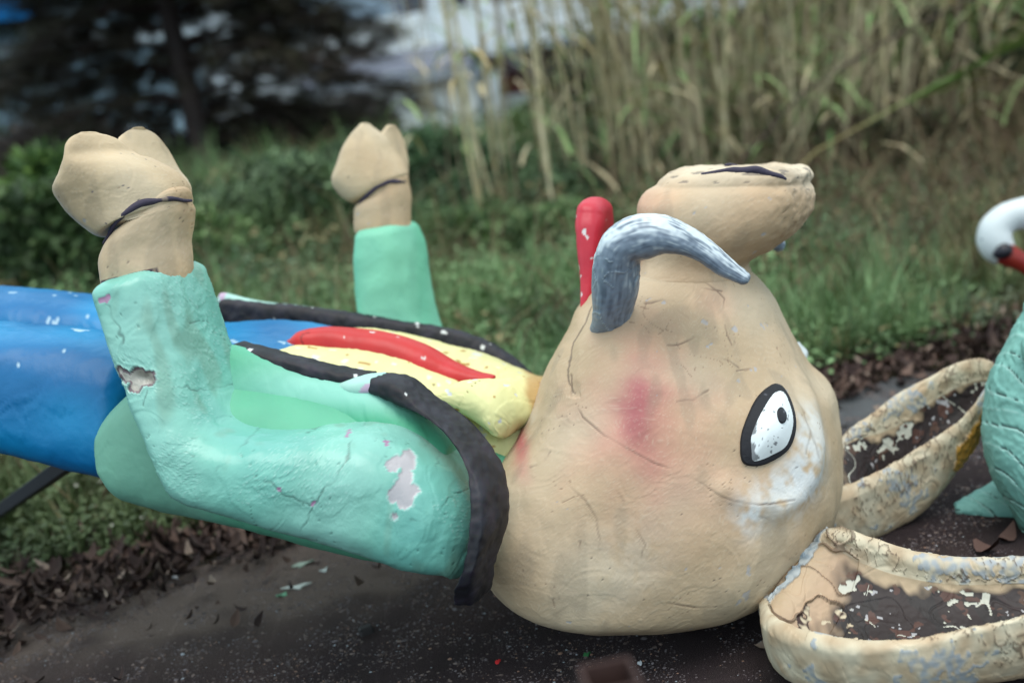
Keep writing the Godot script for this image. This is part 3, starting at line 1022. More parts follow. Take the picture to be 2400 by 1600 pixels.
func _ready() -> void:
	rng.seed = 20240
	# camera
	var cam := Camera3D.new()
	cam.name = "camera"
	add_child(cam)
	cam.position = Vector3(0, 1.26, 0)
	cam.basis = Basis(Vector3.RIGHT, deg_to_rad(-14.1)) * Basis(Vector3.BACK, deg_to_rad(-8.0))
	var lens := CameraAttributesPhysical.new()
	lens.frustum_focal_length = 58.04
	lens.frustum_focus_distance = 2.26
	lens.frustum_near = 0.05
	lens.frustum_far = 400.0
	lens.exposure_aperture = 2.1
	cam.attributes = lens
	cam.keep_aspect = Camera3D.KEEP_HEIGHT
	cam.fov = rad_to_deg(2.0 * atan(0.784 / 2.6))
	cam.near = 0.05
	cam.far = 400.0
	cam.current = true
	# sky, air and exposure
	var we := WorldEnvironment.new()
	we.name = "environment"
	var env := Environment.new()
	env.background_mode = Environment.BG_SKY
	var sky := ProceduralSkyMaterial.new()
	sky.sky_top_color = Color(0.88, 0.97, 1.0)
	sky.sky_horizon_color = Color(0.54, 0.63, 0.69)
	sky.sky_curve = 0.22
	sky.ground_bottom_color = Color(0.12, 0.11, 0.11)
	sky.ground_horizon_color = Color(0.30, 0.33, 0.34)
	sky.sky_energy_multiplier = 1.12
	env.sky = Sky.new()
	env.sky.sky_material = sky
	env.tonemap_mode = Environment.TONE_MAPPER_LINEAR
	env.tonemap_exposure = 1.68
	env.sdfgi_enabled = true
	env.ssao_enabled = true
	env.ssil_enabled = true
	we.environment = env
	add_child(we)
	# the veiled sun
	var sun := DirectionalLight3D.new()
	sun.name = "sun"
	sun.light_energy = 0.5
	sun.light_angular_distance = 40.0
	sun.light_color = Color(0.99, 0.99, 0.98)
	sun.shadow_enabled = true
	add_child(sun)
	sun.look_at_from_position(Vector3(0.9, 6.0, 0.9), Vector3.ZERO)

	for q in [[n_low, 3.0, 1], [n_mid, 16.0, 2], [n_fine, 55.0, 3], [n_grit, 150.0, 4]]:
		var n: FastNoiseLite = q[0]
		n.noise_type = FastNoiseLite.TYPE_SIMPLEX_SMOOTH
		n.frequency = q[1]
		n.seed = q[2]
		n.fractal_type = FastNoiseLite.FRACTAL_NONE
	n_cell.noise_type = FastNoiseLite.TYPE_CELLULAR
	n_cell.frequency = 30.0
	n_cell.fractal_type = FastNoiseLite.FRACTAL_NONE
	n_cell.cellular_return_type = FastNoiseLite.RETURN_DISTANCE2_SUB
	tex.plaster = noise_texture(0.02, FastNoiseLite.TYPE_SIMPLEX, 5, 512, 5)
	tex.grain = noise_texture(0.06, FastNoiseLite.TYPE_SIMPLEX, 6, 512, 4)
	tex.grain_color = noise_texture(0.09, FastNoiseLite.TYPE_SIMPLEX, 7, 1024, 5)
	var ramp := Gradient.new()
	ramp.set_color(0, Color(0.40, 0.39, 0.40)); ramp.set_color(1, Color(1.0, 1.0, 1.0))
	tex.grain_color.color_ramp = ramp
	mats.gloss = painted(0.42, 0.035, 5.0, 0.42)
	mats.sleeve = painted(0.45, 0.045, 6.0, 0.42)
	mats.sleeve.clearcoat_enabled = true
	mats.sleeve.clearcoat = 0.30
	mats.sleeve.clearcoat_roughness = 0.22
	mats.satin = painted(0.58, 0.035, 5.0, 0.42)
	mats.dull = painted(0.75, 0.08, 6.0)
	mats.leaf = leafy(0.55, 0.35)
	mats.dark_leaf = leafy(0.6, 0.15)
	mats.dead = leafy(0.8, 0.1)
	mats.cane = leafy(0.6, 0.0)
	mats.vertex = painted(0.8, 0.0, 1.0)
	mats.plain = painted(0.6, 0.0, 1.0)
	crack_lines()

	build_land()
	build_house()
	build_left_building()
	build_conifer()
	build_shrubs()
	build_reeds()
	build_ground_cover()
	build_boar()
	build_dragon()
	build_swan()
	build_yard_bits()


# ------------------------------------------------------------------ the boar figure
func frame(at: Vector3, called: String, label: String, category: String) -> Node3D:
	var o := thing(called, label, category)
	o.transform = Transform3D(Basis(Vector3.RIGHT, deg_to_rad(-14.1)) * Basis(Vector3.BACK, deg_to_rad(-8.0)), at)
	return o

const STEP := 0.0036

func build_boar() -> void:
	var b := frame(Vector3(0.23, -0.047, -2.352), "boar_statue", "cracked painted boar figure in mint jacket lying on its back on the asphalt", "statue")
	var near_leg := part("leg", loft([[-1.993, 0.637, 0.1, 0, -0.082, 0.14, 2.7],
		[-1.743, 0.608, 0.1, 0, -0.099, 0.15, 2.8],
		[-1.455, 0.564, 0.1, 0, -0.123, 0.155, 2.9],
		[-1.339, 0.543, 0.1, 0, -0.133, 0.155, 2.9],
		[-1.229, 0.524, 0.1, 0, -0.142, 0.155, 2.9],
		[-1.137, 0.51, 0.1, 0, -0.142, 0.155, 2.9]], 0.006, 0.05, 0.03, blue_skin), mats.gloss, b)
	part("leg", loft([[-2.155, 0.718, -0.24, 0, -0.105, 0.13, 2.7],
		[-1.882, 0.695, -0.24, 0, -0.113, 0.135, 2.8],
		[-1.609, 0.675, -0.24, 0, -0.114, 0.14, 2.9],
		[-1.477, 0.658, -0.24, 0, -0.119, 0.14, 2.9],
		[-1.352, 0.641, -0.24, 0, -0.123, 0.14, 2.9],
		[-1.15, 0.62, -0.24, 0, -0.113, 0.14, 2.9]], 0.007, 0.05, 0.03, blue_skin), mats.gloss, b)
	part("trousers", loft([[-1.319, 0.623, -0.05, 0, -0.042, 0.27, 3.6],
		[-1.095, 0.625, -0.05, 0, -0.044, 0.27, 3.6],
		[-0.954, 0.626, -0.06, 0, -0.046, 0.27, 3.6],
		[-0.854, 0.62, -0.06, -0.001, -0.036, 0.26, 3.6],
		[-0.802, 0.613, -0.06, -0.002, -0.032, 0.24, 3.2]], 0.006, 0.03, 0.03, blue_skin), mats.gloss, b)
	part("jacket", loft([[-1.066, 0.494, -0.02, 0, -0.048, 0.33, 3.2],
		[-1.058, 0.49, -0.02, 0.001, -0.102, 0.34, 3.2],
		[-1.033, 0.485, -0.02, 0.002, -0.134, 0.35, 3.2],
		[-0.98, 0.482, -0.02, 0.004, -0.154, 0.36, 3.2],
		[-0.902, 0.477, -0.02, 0.002, -0.166, 0.37, 3.2],
		[-0.804, 0.465, -0.02, 0, -0.173, 0.38, 3.2],
		[-0.705, 0.449, -0.02, -0.002, -0.176, 0.39, 3.2],
		[-0.607, 0.427, -0.02, -0.004, -0.177, 0.4, 3.2],
		[-0.498, 0.399, -0.02, -0.006, -0.173, 0.4, 3],
		[-0.389, 0.36, -0.02, -0.014, -0.151, 0.37, 2.8],
		[-0.287, 0.316, -0.02, -0.022, -0.136, 0.3, 2.6]], 0.007, 0.04, 0.05, dull_mint_skin), mats.satin, b)
	part("jacket_front", loft([[-0.923, 0.535, 0.2, -0.002, -0.113, 0.05, 2.6],
		[-0.842, 0.518, 0.2, -0.005, -0.105, 0.055, 2.6],
		[-0.759, 0.5, 0.2, -0.004, -0.095, 0.06, 2.6],
		[-0.675, 0.482, 0.205, -0.004, -0.094, 0.065, 2.6],
		[-0.605, 0.466, 0.215, 0, -0.094, 0.075, 2.6],
		[-0.525, 0.444, 0.23, -0.004, -0.078, 0.08, 2.6],
		[-0.447, 0.413, 0.24, -0.008, -0.051, 0.08, 2.6]], 0.005, 0.01, 0.01, inner_mint_skin), mats.satin, b)
	part("shirt", loft([[-0.872, 0.603, -0.08, -0.002, -0.044, 0.235, 3.6],
		[-0.83, 0.597, -0.08, -0.003, -0.056, 0.25, 3.6],
		[-0.716, 0.577, -0.08, -0.003, -0.075, 0.27, 3.6],
		[-0.593, 0.547, -0.08, -0.003, -0.083, 0.285, 3.4],
		[-0.49, 0.512, -0.08, -0.003, -0.085, 0.3, 3.2],
		[-0.397, 0.474, -0.08, -0.003, -0.088, 0.3, 3],
		[-0.32, 0.449, -0.08, 0, -0.093, 0.28, 2.8],
		[-0.243, 0.444, -0.08, 0.004, -0.103, 0.24, 2.6]], 0.006, 0.02, 0.02, yellow_skin), mats.satin, b)
	part("shirt_collar", loft([[-0.473, 0.537, 0.12, 0.017, -0.014, 0.05, 2.4],
		[-0.401, 0.524, 0.14, 0.014, -0.048, 0.06, 2.4],
		[-0.344, 0.51, 0.14, 0.004, -0.063, 0.08, 2.4],
		[-0.287, 0.52, 0.1, 0, -0.045, 0.09, 2.4],
		[-0.242, 0.524, 0.06, 0, -0.032, 0.08, 2.4]], STEP, 0.012, 0.01, yellow_skin), mats.satin, b)
	part("shirt_collar", loft([[-0.426, 0.591, -0.16, 0.005, -0.017, 0.05, 2.4],
		[-0.378, 0.577, -0.14, 0.005, -0.02, 0.06, 2.4],
		[-0.325, 0.553, -0.12, 0.005, -0.025, 0.07, 2.4],
		[-0.26, 0.535, -0.1, 0.002, -0.025, 0.07, 2.4]], STEP, 0.012, 0.01, yellow_skin), mats.satin, b)
	part("tie", loft([[-0.845, 0.654, -0.08, 0.001, -0.011, 0.025, 2.4],
		[-0.821, 0.654, -0.08, 0.004, -0.028, 0.04, 2.6],
		[-0.767, 0.649, -0.08, 0.001, -0.041, 0.045, 2.7],
		[-0.683, 0.636, -0.075, -0.002, -0.045, 0.048, 2.7],
		[-0.602, 0.622, -0.07, -0.005, -0.043, 0.048, 2.7],
		[-0.53, 0.6, -0.06, -0.005, -0.039, 0.045, 2.7],
		[-0.463, 0.578, -0.05, -0.005, -0.026, 0.036, 2.6],
		[-0.411, 0.571, -0.04, -0.004, -0.013, 0.025, 2.5],
		[-0.371, 0.571, -0.03, -0.001, -0.004, 0.014, 2.4]], STEP, 0.006, 0.004, red_skin), mats.gloss, b)
	part("jacket_edge", loft([[-1.092, 0.749, -0.41, 0, -0.035, 0.018, 3.4],
		[-1.005, 0.73, -0.42, 0, -0.034, 0.02, 3.4],
		[-0.89, 0.716, -0.43, 0, -0.031, 0.02, 3.4],
		[-0.693, 0.679, -0.44, 0, -0.029, 0.02, 3.4],
		[-0.53, 0.64, -0.44, 0, -0.037, 0.02, 3.2],
		[-0.383, 0.562, -0.42, -0.006, -0.039, 0.02, 3]], 0.006, 0.008, 0.01, flap_skin), mats.satin, b)
	part("lapel", loft([[-1.078, 0.733, -0.36, 0, -0.031, 0.018, 3.8],
		[-0.982, 0.721, -0.37, 0, -0.033, 0.02, 3.8],
		[-0.847, 0.709, -0.38, 0, -0.03, 0.022, 3.8],
		[-0.687, 0.689, -0.385, 0, -0.029, 0.024, 3.8],
		[-0.54, 0.667, -0.385, -0.003, -0.033, 0.028, 3.8],
		[-0.474, 0.651, -0.38, -0.01, -0.035, 0.03, 3.8],
		[-0.414, 0.628, -0.37, -0.013, -0.034, 0.03, 3.6],
		[-0.342, 0.594, -0.35, -0.01, -0.025, 0.03, 3.4],
		[-0.275, 0.552, -0.32, -0.006, -0.008, 0.028, 3]], STEP, 0.006, 0.006, lapel_skin), mats.satin, b)
	part("lapel", loft([[-0.917, 0.646, 0.17, 0.001, -0.004, 0.035, 3],
		[-0.858, 0.628, 0.18, 0.002, -0.013, 0.035, 3.2],
		[-0.792, 0.61, 0.19, 0.001, -0.017, 0.035, 3.2],
		[-0.726, 0.593, 0.195, 0.001, -0.018, 0.035, 3.2],
		[-0.678, 0.584, 0.2, -0.002, -0.014, 0.035, 3.2],
		[-0.627, 0.584, 0.2, -0.002, -0.003, 0.03, 3]], STEP, 0.004, 0.006, lapel_skin), mats.satin, b)
	part("lapel_notch", loft([[-0.684, 0.569, 0.205, -0.001, -0.003, 0.03, 2.6],
		[-0.645, 0.565, 0.215, -0.003, -0.018, 0.04, 2.6],
		[-0.605, 0.568, 0.22, -0.002, -0.018, 0.04, 2.6]], STEP, 0.008, 0.006, flap_skin), mats.satin, b)
	part("collar", loft([[-0.604, 0.569, 0.22, -0.003, -0.013, 0.04, 4],
		[-0.557, 0.557, 0.24, -0.006, -0.015, 0.045, 4],
		[-0.507, 0.531, 0.27, -0.006, -0.008, 0.05, 4],
		[-0.458, 0.502, 0.3, -0.005, -0.004, 0.055, 4],
		[-0.416, 0.466, 0.34, -0.007, -0.003, 0.06, 4],
		[-0.386, 0.423, 0.38, -0.009, -0.003, 0.065, 4.5],
		[-0.372, 0.379, 0.41, -0.015, -0.003, 0.065, 5],
		[-0.37, 0.334, 0.43, -0.017, 0, 0.065, 5.5],
		[-0.376, 0.283, 0.44, -0.018, 0.001, 0.065, 5.5],
		[-0.389, 0.229, 0.44, -0.017, 0.001, 0.065, 5.5],
		[-0.4, 0.187, 0.41, -0.023, 0.002, 0.062, 5],
		[-0.401, 0.16, 0.38, -0.023, 0.002, 0.06, 4.5]], STEP, 0.008, 0.008, black_skin), mats.satin, b)
	# arms end in cloven hooves
	var arm := part("arm", loft([[-1.055, 0.773, 0.3, 0.057, 0.016, 0.135, 3.2],
		[-1.045, 0.745, 0.3, 0.056, 0.013, 0.137, 3.4],
		[-1.022, 0.672, 0.305, 0.055, 0.011, 0.14, 3.4],
		[-0.988, 0.586, 0.31, 0.051, 0.012, 0.142, 3.3],
		[-0.96, 0.519, 0.315, 0.04, 0.02, 0.145, 3.3],
		[-0.935, 0.47, 0.32, 0.039, 0.033, 0.147, 3.2],
		[-0.917, 0.441, 0.32, 0.045, 0.05, 0.147, 3.2],
		[-0.897, 0.423, 0.32, 0.049, 0.061, 0.148, 3.2],
		[-0.86, 0.412, 0.32, 0.049, 0.067, 0.15, 3.2],
		[-0.8, 0.403, 0.32, 0.04, 0.075, 0.152, 3.2],
		[-0.701, 0.386, 0.315, 0.029, 0.095, 0.155, 3.1],
		[-0.601, 0.369, 0.31, 0.021, 0.112, 0.158, 3],
		[-0.503, 0.337, 0.305, 0.009, 0.115, 0.16, 2.9],
		[-0.439, 0.307, 0.3, 0.01, 0.097, 0.16, 2.8],
		[-0.409, 0.289, 0.29, 0.013, 0.085, 0.155, 2.8]], 0.003, 0.03, 0.05, mint_skin), mats.sleeve, b, Vector3.ZERO, "mint sleeve with a deep chip and a white worn patch")
	field.clear()
	var hoof := part("hoof", loft([[-1.061, 0.905, 0.3, 0.045, 0.024, 0.095, 2.2],
		[-1.069, 0.904, 0.3, 0.061, 0.036, 0.108, 2.2],
		[-1.088, 0.924, 0.3, 0.079, 0.038, 0.118, 2.2],
		[-1.116, 0.962, 0.31, 0.091, 0.026, 0.125, 2.2],
		[-1.128, 0.981, 0.32, 0.085, 0.023, 0.122, 2.2],
		[-1.135, 1.009, 0.33, 0.054, 0.015, 0.115, 2.2],
		[-1.146, 1.032, 0.34, 0.017, 0.004, 0.1, 2.2],
		[-1.153, 1.049, 0.35, 0.012, 0.002, 0.08, 2.2],
		[-1.16, 1.064, 0.355, 0.007, 0.001, 0.05, 2.2],
		[-1.163, 1.07, 0.355, 0.004, 0, 0.028, 2.2]], STEP, 0.03, 0.012, hoof_skin), mats.satin, b)
	sample_field()
	part("toe", loft([[-1.071, 0.947, 0.2, 0.022, 0.01, 0.1, 2.2],
		[-1.083, 0.986, 0.18, 0.017, 0.002, 0.11, 2.2],
		[-1.103, 1.024, 0.17, 0.016, -0.001, 0.105, 2.2],
		[-1.12, 1.069, 0.165, 0.013, -0.001, 0.09, 2.2],
		[-1.128, 1.102, 0.16, 0.009, -0.001, 0.06, 2.2],
		[-1.13, 1.112, 0.16, 0.006, 0, 0.04, 2.2],
		[-1.131, 1.119, 0.16, 0.003, 0, 0.02, 2.2]], STEP, 0.03, 0.008, hoof_skin), mats.satin, hoof)
	sample_field()
	part("wrist", loft([[-1.061, 0.75, 0.3, 0.063, 0.019, 0.08, 2.3],
		[-1.062, 0.767, 0.3, 0.066, 0.02, 0.088, 2.3],
		[-1.066, 0.806, 0.3, 0.067, 0.016, 0.095, 2.3],
		[-1.07, 0.844, 0.3, 0.064, 0.017, 0.098, 2.3],
		[-1.062, 0.879, 0.3, 0.058, 0.019, 0.1, 2.3],
		[-1.056, 0.899, 0.3, 0.055, 0.024, 0.095, 2.3],
		[-1.05, 0.916, 0.3, 0.047, 0.025, 0.08, 2.3]], STEP, 0.01, 0.05, wrist_skin), mats.satin, b)
	sample_field()
	part("hoof_crease", crease(PackedVector3Array([Vector3(-1.132, 0.847, 0.36), Vector3(-1.105, 0.882, 0.36), Vector3(-1.079, 0.91, 0.36), Vector3(-1.051, 0.93, 0.36), Vector3(-1.014, 0.941, 0.36), Vector3(-0.982, 0.945, 0.36)]), 0.007), mats.dull, hoof)
	part("arm", loft([[-0.672, 0.953, -0.55, 0.063, 0.008, 0.11, 3.4],
		[-0.669, 0.934, -0.55, 0.066, 0.008, 0.112, 3.6],
		[-0.658, 0.837, -0.55, 0.072, 0.004, 0.118, 3.4],
		[-0.64, 0.735, -0.55, 0.078, -0.006, 0.124, 3.3],
		[-0.619, 0.667, -0.54, 0.082, -0.004, 0.13, 3.2],
		[-0.575, 0.607, -0.53, 0.085, 0.022, 0.135, 3],
		[-0.496, 0.566, -0.52, 0.066, 0.033, 0.14, 3],
		[-0.388, 0.537, -0.5, 0.044, 0.033, 0.14, 3],
		[-0.288, 0.486, -0.46, 0.031, 0.034, 0.14, 2.8]], 0.006, 0.03, 0.05, far_arm_skin), mats.satin, b)
	field.clear()
	var hoof_b := part("hoof", loft([[-0.684, 1.073, -0.55, 0.053, 0.026, 0.08, 2.2],
		[-0.691, 1.079, -0.55, 0.069, 0.035, 0.095, 2.2],
		[-0.714, 1.111, -0.55, 0.089, 0.025, 0.105, 2.2],
		[-0.724, 1.132, -0.55, 0.084, 0.028, 0.105, 2.2],
		[-0.73, 1.167, -0.55, 0.065, 0.022, 0.1, 2.2],
		[-0.73, 1.204, -0.55, 0.046, 0.012, 0.085, 2.2],
		[-0.731, 1.235, -0.55, 0.026, 0.003, 0.06, 2.2],
		[-0.731, 1.256, -0.55, 0.005, 0, 0.03, 2.2]], 0.005, 0.03, 0.025, hoof_skin), mats.satin, b)
	sample_field()
	part("toe", loft([[-0.666, 1.11, -0.62, 0.034, 0.011, 0.08, 2.2],
		[-0.669, 1.17, -0.63, 0.03, 0, 0.085, 2.2],
		[-0.671, 1.224, -0.635, 0.014, -0.001, 0.075, 2.2],
		[-0.672, 1.255, -0.64, 0.007, 0, 0.05, 2.2],
		[-0.67, 1.27, -0.64, 0.002, 0, 0.025, 2.2]], 0.005, 0.03, 0.02, hoof_skin), mats.satin, hoof_b)
	sample_field()
	part("wrist", loft([[-0.676, 0.952, -0.55, 0.066, 0.005, 0.075, 2.3],
		[-0.683, 0.966, -0.55, 0.067, 0.007, 0.08, 2.3],
		[-0.685, 1.009, -0.55, 0.067, 0.005, 0.085, 2.3],
		[-0.681, 1.052, -0.55, 0.065, 0.018, 0.085, 2.3],
		[-0.676, 1.075, -0.55, 0.057, 0.024, 0.075, 2.3]], 0.005, 0.01, 0.04, wrist_skin), mats.satin, b)
	sample_field()
	part("hoof_crease", crease(PackedVector3Array([Vector3(-0.745, 1.026, -0.46), Vector3(-0.719, 1.055, -0.46), Vector3(-0.684, 1.082, -0.46), Vector3(-0.643, 1.097, -0.46), Vector3(-0.621, 1.101, -0.46)]), 0.007), mats.dull, hoof_b)
	field.clear()
	# head
	var head := part("head", loft([[0.021, 0.075, 0, 0.055, 0.001, 0.1, 2.2],
		[0.034, 0.082, 0, 0.11, 0.002, 0.2, 2.2],
		[0.035, 0.099, 0, 0.183, 0.003, 0.28, 2.3],
		[0.025, 0.123, 0, 0.26, 0.003, 0.34, 2.3],
		[0.015, 0.158, 0, 0.33, 0.004, 0.39, 2.4],
		[0.021, 0.219, 0, 0.381, 0.006, 0.41, 2.45],
		[0.025, 0.295, 0, 0.404, 0.005, 0.42, 2.45],
		[0.04, 0.383, 0, 0.394, 0.002, 0.415, 2.4],
		[0.073, 0.475, 0, 0.356, -0.005, 0.395, 2.3],
		[0.08, 0.537, 0, 0.332, -0.002, 0.37, 2.2],
		[0.068, 0.587, 0, 0.298, -0.002, 0.34, 2.2],
		[0.061, 0.64, 0, 0.269, 0, 0.31, 2.2],
		[0.059, 0.698, 0, 0.237, 0, 0.27, 2.2],
		[0.058, 0.75, 0, 0.211, 0, 0.232, 2.2],
		[0.066, 0.787, 0, 0.177, -0.002, 0.2, 2.2],
		[0.083, 0.814, 0, 0.136, -0.004, 0.172, 2.2]], 0.0029, 0.02, 0.01, head_skin), mats.satin, b)
	sample_field()
	var eye := part("eye", dome(eye_outline, eye_centre, 0.012, 26, eye_black), mats.dull, head)
	part("eyeball", dome(eye_ball, eye_centre, 0.022, 26, eye_white), mats.gloss, eye)
	part("pupil", dome(pupil_ring, pupil_centre, 0.001, 6, eye_black), mats.gloss, eye, Vector3(0, 0, 0.021))
	part("eye", loft([[0.383, 0.563, -0.22, 0.02, 0.03, 0.02, 2.0], [0.394, 0.595, -0.22, 0.02, 0.03, 0.035, 2.0], [0.38, 0.633, -0.22, 0.015, 0.02, 0.02, 2.0]], STEP, 0.01, 0.01, swan_skin), mats.gloss, head)
	var snout := part("snout", loft([[0.083, 0.814, 0, 0.136, -0.004, 0.172, 2.2],
		[0.095, 0.838, 0, 0.122, -0.004, 0.165, 2.2],
		[0.128, 0.877, 0, 0.152, -0.003, 0.175, 2.2],
		[0.153, 0.912, 0, 0.18, -0.002, 0.195, 2.3],
		[0.166, 0.947, 0, 0.194, -0.002, 0.205, 2.4],
		[0.174, 0.98, 0, 0.197, 0, 0.205, 2.5],
		[0.181, 1.005, 0, 0.189, 0.002, 0.195, 2.5],
		[0.189, 1.02, 0, 0.173, 0.002, 0.18, 2.5]], STEP, 0.01, 0.045, snout_skin), mats.satin, b)
	sample_field()
	part("nostril", crease(PackedVector3Array([Vector3(0.086, 1.019, 0.13), Vector3(0.126, 1.024, 0.13), Vector3(0.164, 1.026, 0.13), Vector3(0.212, 1.024, 0.13), Vector3(0.25, 1.017, 0.13), Vector3(0.275, 1.009, 0.13)]), 0.0085, 0.2), mats.dull, snout)
	part("nostril", crease(PackedVector3Array([Vector3(0.171, 1.067, -0.05), Vector3(0.186, 1.07, -0.05), Vector3(0.202, 1.069, -0.05)]), 0.005, 0.0), mats.dull, snout)
	part("tongue", loft([[-0.135, 0.739, 0.02, 0.015, 0, 0.1, 3.4],
		[-0.128, 0.8, 0, 0.019, 0, 0.1, 3.6],
		[-0.128, 0.881, -0.01, 0.027, 0, 0.095, 3.6],
		[-0.13, 0.93, -0.01, 0.03, -0.001, 0.085, 3.4],
		[-0.131, 0.956, -0.01, 0.03, -0.002, 0.07, 3]], STEP, 0.01, 0.032, tongue_skin), mats.gloss, b)
	part("tusk", loft([[-0.114, 0.672, 0.17, 0.045, -0.001, 0.05, 2],
		[-0.114, 0.711, 0.23, 0.038, -0.003, 0.052, 2],
		[-0.111, 0.759, 0.27, 0.046, -0.003, 0.054, 2],
		[-0.111, 0.805, 0.3, 0.045, -0.009, 0.054, 2],
		[-0.1, 0.846, 0.32, 0.034, -0.028, 0.054, 2],
		[-0.063, 0.865, 0.33, 0.017, -0.042, 0.054, 2],
		[-0.022, 0.871, 0.335, 0.002, -0.039, 0.05, 2],
		[0.016, 0.861, 0.335, -0.007, -0.031, 0.045, 2],
		[0.063, 0.837, 0.33, -0.011, -0.022, 0.036, 2],
		[0.109, 0.803, 0.32, -0.012, -0.015, 0.027, 2],
		[0.144, 0.784, 0.31, -0.008, -0.011, 0.02, 2]], 0.003, 0.02, 0.018, tusk_skin), mats.gloss, b)
	part("tusk", swept([Vector3(0.226, 0.879, -0.18), Vector3(0.298, 0.909, -0.24), Vector3(0.343, 0.908, -0.27), Vector3(0.366, 0.89, -0.28)], [0.034, 0.028, 0.021, 0.014], Vector3.ZERO, tusk_skin), mats.gloss, b)
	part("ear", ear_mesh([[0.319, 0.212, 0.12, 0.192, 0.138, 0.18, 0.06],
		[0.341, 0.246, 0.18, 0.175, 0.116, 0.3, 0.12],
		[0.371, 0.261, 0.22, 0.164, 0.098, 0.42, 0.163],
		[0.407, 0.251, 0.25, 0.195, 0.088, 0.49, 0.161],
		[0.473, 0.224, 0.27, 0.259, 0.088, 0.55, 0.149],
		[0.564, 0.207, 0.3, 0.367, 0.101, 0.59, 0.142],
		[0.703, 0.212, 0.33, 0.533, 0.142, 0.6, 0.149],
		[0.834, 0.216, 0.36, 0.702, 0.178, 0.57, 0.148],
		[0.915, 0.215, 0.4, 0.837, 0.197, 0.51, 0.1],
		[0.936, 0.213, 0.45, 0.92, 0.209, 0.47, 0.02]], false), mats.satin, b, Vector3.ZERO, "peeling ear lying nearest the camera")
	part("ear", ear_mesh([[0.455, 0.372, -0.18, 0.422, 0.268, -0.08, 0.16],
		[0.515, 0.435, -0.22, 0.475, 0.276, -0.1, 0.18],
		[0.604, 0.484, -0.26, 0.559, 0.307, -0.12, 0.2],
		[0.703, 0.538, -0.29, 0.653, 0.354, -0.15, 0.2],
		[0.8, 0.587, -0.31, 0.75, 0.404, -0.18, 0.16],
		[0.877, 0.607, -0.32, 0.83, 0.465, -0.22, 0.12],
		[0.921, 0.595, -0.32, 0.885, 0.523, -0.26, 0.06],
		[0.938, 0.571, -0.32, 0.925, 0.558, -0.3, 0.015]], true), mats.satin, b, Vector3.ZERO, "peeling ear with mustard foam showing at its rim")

func crease(line: PackedVector3Array, width: float, sunk := 0.75) -> ArrayMesh:
	var s := Shape.new()
	var pts := []
	var rad := []
	var cols := []
	var m := line.size()
	for k in m - 1:
		var a := line[maxi(k - 1, 0)]
		var d := line[mini(k + 2, m - 1)]
		for j in 14:
			var p := line[k].cubic_interpolate(line[k + 1], a, d, j / 14.0)
			var z := face_depth(p.x, p.y)
			if z != 0.0: p.z = z - width * sunk
			var t := (k + j / 14.0) / (m - 1)
			pts.append(p + Vector3(0, 1, 0) * n_mid.get_noise_3dv(p) * 0.003)
			rad.append(width * (0.30 + 0.75 * sin(PI * t)) * (1.0 + 0.25 * n_mid.get_noise_3dv(p * 1.5)))
			cols.append(groove_skin(p, Vector3.BACK, t, 0.0))
	s.tube(pts, rad, cols, 10)
	return s.mesh()


# ------------------------------------------------------------------ neighbours of the boar
func build_dragon() -> void:
	var b := frame(Vector3(1.215, -0.087, -2.466), "scaly_statue", "mint papier-mache figure with dark overlapping scale lines beside the far ear", "statue")
	var o := Vector3(1.301, -0.529, -0.12)
	var ribs := [[1.318, 0.067, -0.12, 0.087, -0.005, 0.1, 2.2], [1.32, -0.001, -0.12, 0.125, -0.005, 0.13, 2.2], [1.315, -0.074, -0.12, 0.156, -0.005, 0.15, 2.2], [1.311, -0.145, -0.12, 0.175, -0.003, 0.16, 2.2], [1.311, -0.208, -0.12, 0.181, -0.003, 0.165, 2.2], [1.313, -0.278, -0.12, 0.174, 0, 0.16, 2.2], [1.316, -0.342, -0.12, 0.15, -0.001, 0.14, 2.2], [1.319, -0.399, -0.12, 0.116, 0, 0.12, 2.2], [1.32, -0.453, -0.12, 0.095, -0.003, 0.1, 2.2], [1.322, -0.501, -0.12, 0.093, -0.001, 0.1, 2.2]]
	for r in ribs:
		r[0] -= o.x; r[1] -= o.y; r[2] -= o.z
	part("body", loft(ribs, 0.004, 0.04, 0.03, scale_skin), mats.satin, b)
	var wing := [[1.241, 0.004, -0.02, 0.042, -0.02, 0.03, 2.4], [1.219, -0.041, 0, 0.044, -0.024, 0.04, 2.4], [1.225, -0.081, 0, 0.038, -0.015, 0.03, 2.4]]
	for r in wing:
		r[0] -= o.x; r[1] -= o.y; r[2] -= o.z
	part("fin", loft(wing, 0.004, 0.02, 0.02, scale_skin), mats.satin, b)
	var foot := [[1.13, -0.418, -0.26, 0.002, -0.011, 0.03, 2.4], [1.188, -0.412, -0.26, 0.005, -0.029, 0.06, 2.4], [1.254, -0.399, -0.25, 0.009, -0.047, 0.08, 2.4], [1.315, -0.399, -0.24, 0.01, -0.057, 0.08, 2.4]]
	for r in foot:
		r[0] -= o.x; r[1] -= o.y; r[2] -= o.z
	part("foot", loft(foot, 0.004, 0.02, 0.02, scale_skin), mats.satin, b)


